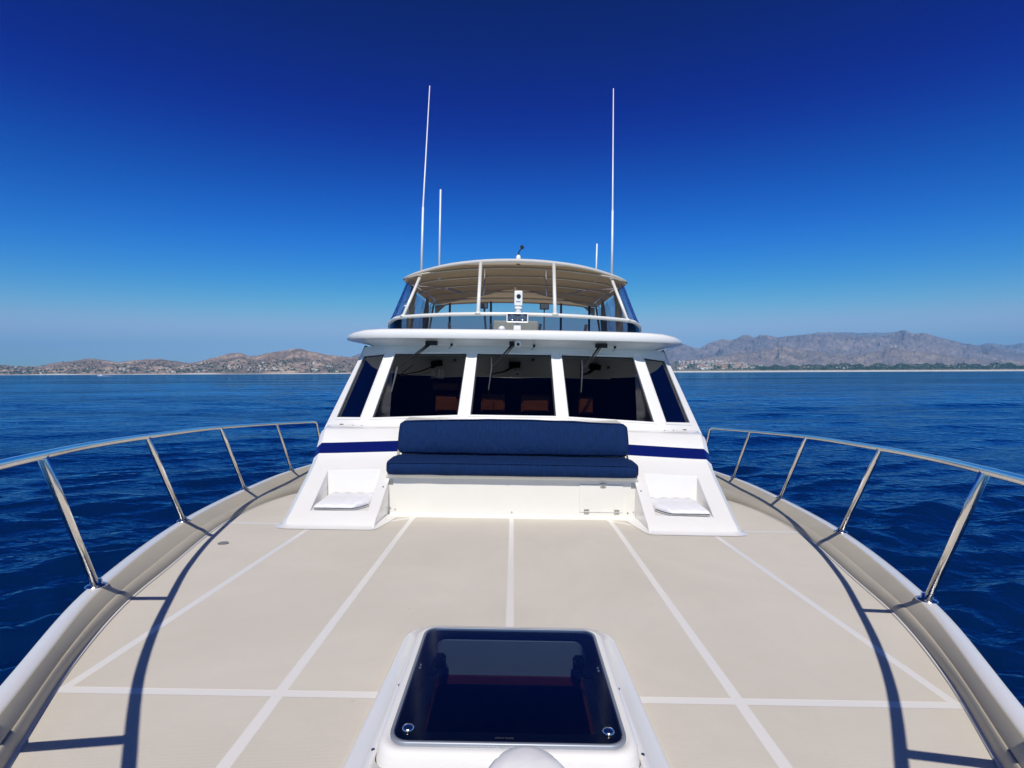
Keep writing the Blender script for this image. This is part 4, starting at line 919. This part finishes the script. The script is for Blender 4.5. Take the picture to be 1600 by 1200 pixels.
# clear front panels and tinted side curtains
def topedge(x): 
    y = interp([(0, 9.03), (.6, 9.05), (1.2, 9.18), (1.6, 9.38), (1.80, 9.52)], abs(x)); return y
mb = MB(); xs = np.linspace(-1, 1, 31); rows = []
for k in range(7):
    t = k / 6; row = []
    for u in xs:
        xb = u * 1.87; b = Vector((xb, interp([(0, 8.21), (.6, 8.235), (1.2, 8.41), (1.883, 8.76)], abs(xb)), .93)); xt = u * 1.71; yt = topedge(xt); tt = Vector((xt, yt, httop(xt, yt) - .06))
        p = b.lerp(tt, t); row.append(tuple(p))
    rows.append(row)
mb.grid(rows); part(mb, 'clear_curtain', M['vinyl'], smooth=True)
for s in (-1, 1):
    bot = smooth_path([(s * 1.89, 8.78, .90), (s * 2.09, 8.97, .86), (s * 2.21, 9.27, .80), (s * 2.27, 9.9, .77), (s * 2.29, 11.5, .77), (s * 2.29, 13.2, .77)], 9)
    top = smooth_path([(s * 1.72, 9.47, 1.73), (s * 1.90, 9.62, 1.69), (s * 2.02, 9.85, 1.66), (s * 2.06, 10.3, 1.65), (s * 2.08, 11.6, 1.63), (s * 2.08, 13.2, 1.60)], 9)
    mb = MB(); mb.grid([[tuple(b.lerp(t, k / 6) + Vector((s * .022 * math.sin(i * 1.1 + k * .25), 0, 0))) for i, (b, t) in enumerate(zip(bot, top))] for k in range(7)]); part(mb, 'side_curtain', M['pvinyl'], smooth=True)
    mb = MB(); mb.grid([[tuple(p + Vector((0, 0, -.02))) for p in bot], [(p.x, p.y, .43) for p in bot]]); part(mb, 'coaming_panel', M['teal'], smooth=True)  # dark panel added where the wrapping smoked screen darkens
    for y0 in (10.35, 12.1):   # rolled curtains and straps hanging at the side
        mb = MB(); mb.tube([(s * 2.02, y0, 1.66), (s * 2.06, y0 + .05, 1.2), (s * 2.10, y0 + .02, .5)], [.03, .075, .05], 10); part(mb, 'curtain_roll', M['canvas'], smooth=True)
# rear wall of the enclosure: valance, mullions with straps
mb = MB(); mb.grid([[(x, 13.45, httop(x, 13.45) - .06) for x in np.linspace(-2.05, 2.05, 30)], [(x, 13.46, 1.775 - .012 * x * x - 1.4 * max(0, abs(x) - 1.65) ** 1.6) for x in np.linspace(-2.05, 2.05, 30)]]); part(mb, 'rear_valance', M['canvas'])
for x in (-1.66, -.61, 1.18, 1.9):
    mb = MB(); mb.tube([(x, 13.4, .5), (x, 13.4, 1.85)], .028, 8); part(mb, 'rear_post', M['grey'], smooth=True)
for x, y in ((-1.13, 9.2), (-.40, 9.2), (.42, 9.2), (1.22, 9.2)):
    mb = MB(); mb.box((x, y, .62), (.05, .03, .48), Matrix.Rotation(R(8 if x > 0 else -4), 3, 'Y'))
    st = part(mb, 'seat_strap', M['grey'])
    for k in range(4):
        mb = MB(); mb.lathe((x + (k - 1.5) * .008 * (1 if x > 0 else -1), y - .016, .55 + k * .09), [(.010, 0), (.008, .006)], 8, axis=Vector((0, -1, 0))); part(mb, 'strap_stud', M['steel'], st)
mb = MB(); mb.box((0.02, 9.0, .62), (.76, .4, .50)); part(mb, 'flybridge_console', M['beige'], bevel=.03)
for x, w_ in ((-.56, .14), (.54, .17)):
    mb = MB(); mb.box((x, 9.6, 1.215), (w_, .06, .11)); dsp = part(mb, 'display', M['black'], bevel=.012); mb = MB(); mb.box((x, 9.567, 1.215), (w_ * .84, .006, .085)); part(mb, 'display_screen', M['grey'], dsp)
    mb = MB(); mb.tube([(x, 9.62, 1.16), (x + (.04 if x < 0 else 0), 9.62, .70)], .018 if x < 0 else .012, 8); part(mb, 'display_mount', M['grey'], dsp)
# searchlight camera, twin lamps, horn
mb = MB(); mb.box((.052, 8.02, 1.125), (.125, .14, .235)); mb.box((.052, 8.02, .98), (.11, .12, .05)); mb.lathe((.052, 8.02, .50), [(.045, 0), (.045, .2), (.055, .42), (.055, .5)], 16)
sl_ = part(mb, 'searchlight', M['white'], bevel=.018)
mb = MB(); mb.lathe((.056, 7.948, 1.155), [(.034, 0), (.032, .01), (.02, .014)], 20, axis=Vector((0, -1, 0))); part(mb, 'searchlight_lens', M['black'], sl_)
mb = MB(); mb.box((.052, 7.949, 1.075), (.07, .006, .014)); part(mb, 'searchlight_badge', M['dsteel'], sl_)
mb = MB()
x0, x1, z0, z1 = -.115, .195, .755, .885; yq = 7.86
for a, b in (((x0, z0), (x1, z0)), ((x1, z0), (x1, z1)), ((x1, z1), (x0, z1)), ((x0, z1), (x0, z0))): mb.tube([(a[0], yq, a[1]), (b[0], yq, b[1])], .009, 8)
tl = part(mb, 'twin_floodlight', M['white'])
mb = MB(); mb.box(((x0 + x1) / 2, yq + .09, (z0 + z1) / 2), (x1 - x0 - .01, .14, z1 - z0 - .01)); part(mb, 'floodlight_body', M['grey'], tl)
for k, x in enumerate((-.035, .115)):
    mb = MB(); mb.lathe((x, yq + .018, .82), [(.052, 0), (.052, .012), (.044, .016), (.030, .004), (.012, .001)], 24, axis=Vector((0, -1, 0))); part(mb, 'floodlight_lens', M['lens'], tl, smooth=True)
mb = MB(); mb.box((.04, 7.93, .60), (.11, .08, .24)); part(mb, 'floodlight_bracket', M['gel'], bevel=.01)
mb = MB(); mb.lathe((-.185, 7.6, .50), [(.035, 0), (.014, .02), (.012, .10), (.045, .12), (.05, .14), (.03, .165), (.005, .172)], 20); part(mb, 'mushroom_vent', M['white'], smooth=True)
# wind sensor and antennas on the canopy
mb = MB(); mb.lathe((.05, 9.5, 1.93), [(.03, 0), (.03, .07), (.042, .10), (.045, .15), (.03, .19), (.012, .2)], 16); wsn = part(mb, 'wind_sensor', M['white'], smooth=True)
mb = MB(); mb.lathe((.05, 9.5, 1.93), [(.034, .0), (.034, .055)], 14); mb.tube([(.05, 9.5, 2.13), (.06, 9.5, 2.19), (.12, 9.5, 2.27)], .010, 8); mb.box((.115, 9.5, 2.27), (.055, .012, .07), Matrix.Rotation(R(-35), 3, 'Y')); part(mb, 'wind_vane', M['black'], wsn)
def antenna(b, j, t, r0, r1, r2):
    mb = MB(); mb.tube([b, j], [r0, r0 * .9], 10); mb.lathe(b, [(.04, -.03), (.036, .03), (.022, .05)], 12); a_ = part(mb, 'antenna', M['white'], smooth=True)
    if t:
        mb = MB(); mb.tube([Vector(j) - (Vector(j) - Vector(b)).normalized() * .02, j, t], [r1 * 1.25, r1, r2], 8); part(mb, 'antenna_whip', M['white'], a_, smooth=True)
antenna((-1.76, 9.8, 1.80), (-1.745, 9.8, 3.06), (-1.655, 9.8, 5.33), .021, .015, .008)
antenna((1.80, 9.8, 1.79), (1.795, 9.8, 3.05), (1.775, 9.8, 5.33), .021, .015, .008)
antenna((-1.47, 10.1, 1.80), (-1.465, 10.1, 3.50), None, .018, .01, .006)
antenna((1.55, 10.1, 1.80), (1.56, 10.1, 2.50), None, .016, .01, .006)

# ------------------------------------------------------------------ loose cushions and pads: things of their own
def place(mb, name, m, c, **kw):
    o = mb.build(name, m, offset=c, **kw); o.matrix_world = HR @ Matrix.Translation(c); return o
def cushion(x0, x1, prof, n=29, crown=0.0, endr=.06, wave=.004, seed=1.0):
    # prof: closed (d,z) outline; ends pulled in to a rounded edge
    mb = MB(); cy = sum(p[0] for p in prof) / len(prof); cz = sum(p[1] for p in prof) / len(prof); rows = []
    for i in range(n):
        u = i / (n - 1); s = 1.0
        x = x0 + (x1 - x0) * (0.5 - 0.5 * math.cos(math.pi * u)) if False else x0 + (x1 - x0) * u
        e = min(x - x0, x1 - x)
        if e < endr: s = 0.80 + .20 * math.sqrt(max(0, 1 - (1 - e / endr) ** 2))
        bow = crown * (1 - ((2 * u - 1) ** 2)) 
        rows.append([(x, cy + (d - cy) * s, cz + (z - cz) * s + (bow if z > cz else 0) + wave * noise.noise(Vector((x * 5, d * 9, z * 9 + seed)))) for d, z in prof])
    idx = mb.grid(rows, closed=True); mb.face(*idx[0][::-1]); mb.face(*idx[-1]); return mb
pr = [(4.635, -.918), (4.612, -.900), (4.607, -.855), (4.612, -.828), (4.628, -.812), (4.66, -.803), (4.80, -.795), (4.95, -.797), (5.06, -.806), (5.10, -.82), (5.12, -.85), (5.11, -.905)]
sc_ = place(cushion(-1.118, 1.118, pr, 70, .004), 'seat_cushion', M['blue'], (0, 4.86, -.905), smooth=True)
tag(sc_, 'long navy blue seat cushion lying flat on the white foredeck bench', 'cushion')
pr2 = [(5.03, -.792), (5.015, -.77), (5.02, -.70), (5.06, -.60), (5.11, -.515), (5.135, -.497), (5.165, -.49), (5.20, -.498), (5.225, -.52), (5.235, -.56), (5.19, -.68), (5.14, -.785)]
mbk = cushion(-1.105, 1.115, pr2, 70, .030, .07, .006, 5)
bc = place(mbk, 'back_cushion', M['blue'], (0, 5.1, -.79), smooth=True); tag(bc, 'long navy blue back cushion leaning against the bench back below the windows', 'cushion')
for zz, yy, x0, x1, par, cz in ((-.812, 4.622, -1.10, 1.10, sc_, (0, 4.86, -.905)), (-.497, 5.128, -1.08, 1.09, bc, (0, 5.1, -.79))):
    mb = MB(); L = []
    for x in np.linspace(x0, x1, 60):
        u = (x - x0) / (x1 - x0); cr = (.030 if par is bc else .004) * (1 - (2 * u - 1) ** 2)
        L.append((x, yy - .002, zz + cr + .002 + (-.012 * max(0, abs(2 * u - 1) - .95) * 20)))
    mb.tube(L, .0055, 8); o = mb.build('piping', M['blue'], par, offset=cz, smooth=True)
for s, lab in ((-1, 'white quilted pad on the step left of the bench'), (1, 'white quilted pad on the step right of the bench')):
    pp = [(4.345, -1.160), (4.335, -1.145), (4.338, -1.128), (4.36, -1.118), (4.5, -1.108), (4.68, -1.105), (4.77, -1.115), (4.785, -1.14), (4.78, -1.160)]
    mb = MB(); rows = []
    for i in range(34):
        u = i / 33; x = 1.215 + (1.645 - 1.215) * u; e = min(u, 1 - u) * .43; q = .45 + .55 * math.sqrt(max(0, 1 - (1 - min(1, e / .05)) ** 2))
        cut = .16 * max(0, 1 - u / .28) ** 1.6
        rows.append([(s * x, max(d, 4.335 + cut * (1 if d < 4.45 else .0)) , -1.161 + (z + 1.161) * q * (1 + .10 * math.sin(x * 55 + d * 20) * (z > -1.15))) for d, z in pp])
    idx = mb.grid(rows, closed=True); mb.face(*idx[0]); mb.face(*idx[-1])
    o = place(mb, 'step_pad', M['padw'], (s * 1.43, 4.55, -1.161), smooth=True); tag(o, lab, 'pad', 'white pads on the bench side steps')
    mb = MB(); mb.tube([(s * x, 4.333 + .16 * max(0, 1 - (x - 1.215) / .43 / .28) ** 1.6, -1.146) for x in np.linspace(1.225, 1.635, 24)], .004, 6); mb.build('piping', M['grey'], o, offset=(s * 1.43, 4.55, -1.161))

# ------------------------------------------------------------------ haze over the bay
mb = MB(); mb.box((0, 5500, 420), (36000, 15400, 860)); hz = mb.build('haze', None or M['white']); hz.data.materials.clear()
m = bpy.data.materials.new('haze_air'); m.use_nodes = True; nt = m.node_tree; nt.nodes.clear()
o_ = N(nt, 'ShaderNodeOutputMaterial'); pv = N(nt, 'ShaderNodeVolumePrincipled'); pv.inputs['Color'].default_value = (0.17, 0.56, 1.0, 1)
pv.inputs['Density'].default_value = 6.5e-5; pv.inputs['Anisotropy'].default_value = -0.3
nt.links.new(pv.outputs[0], o_.inputs['Volume']); hz.data.materials.append(m); hz.location.z = WL - 1 + 10
hz.location = (0, 0, 0)
for v in hz.data.vertices: v.co.z = (WL - 4.5) if v.co.z < 0 else 790
setting(hz, 'thin pale air over the bay', 'stuff')
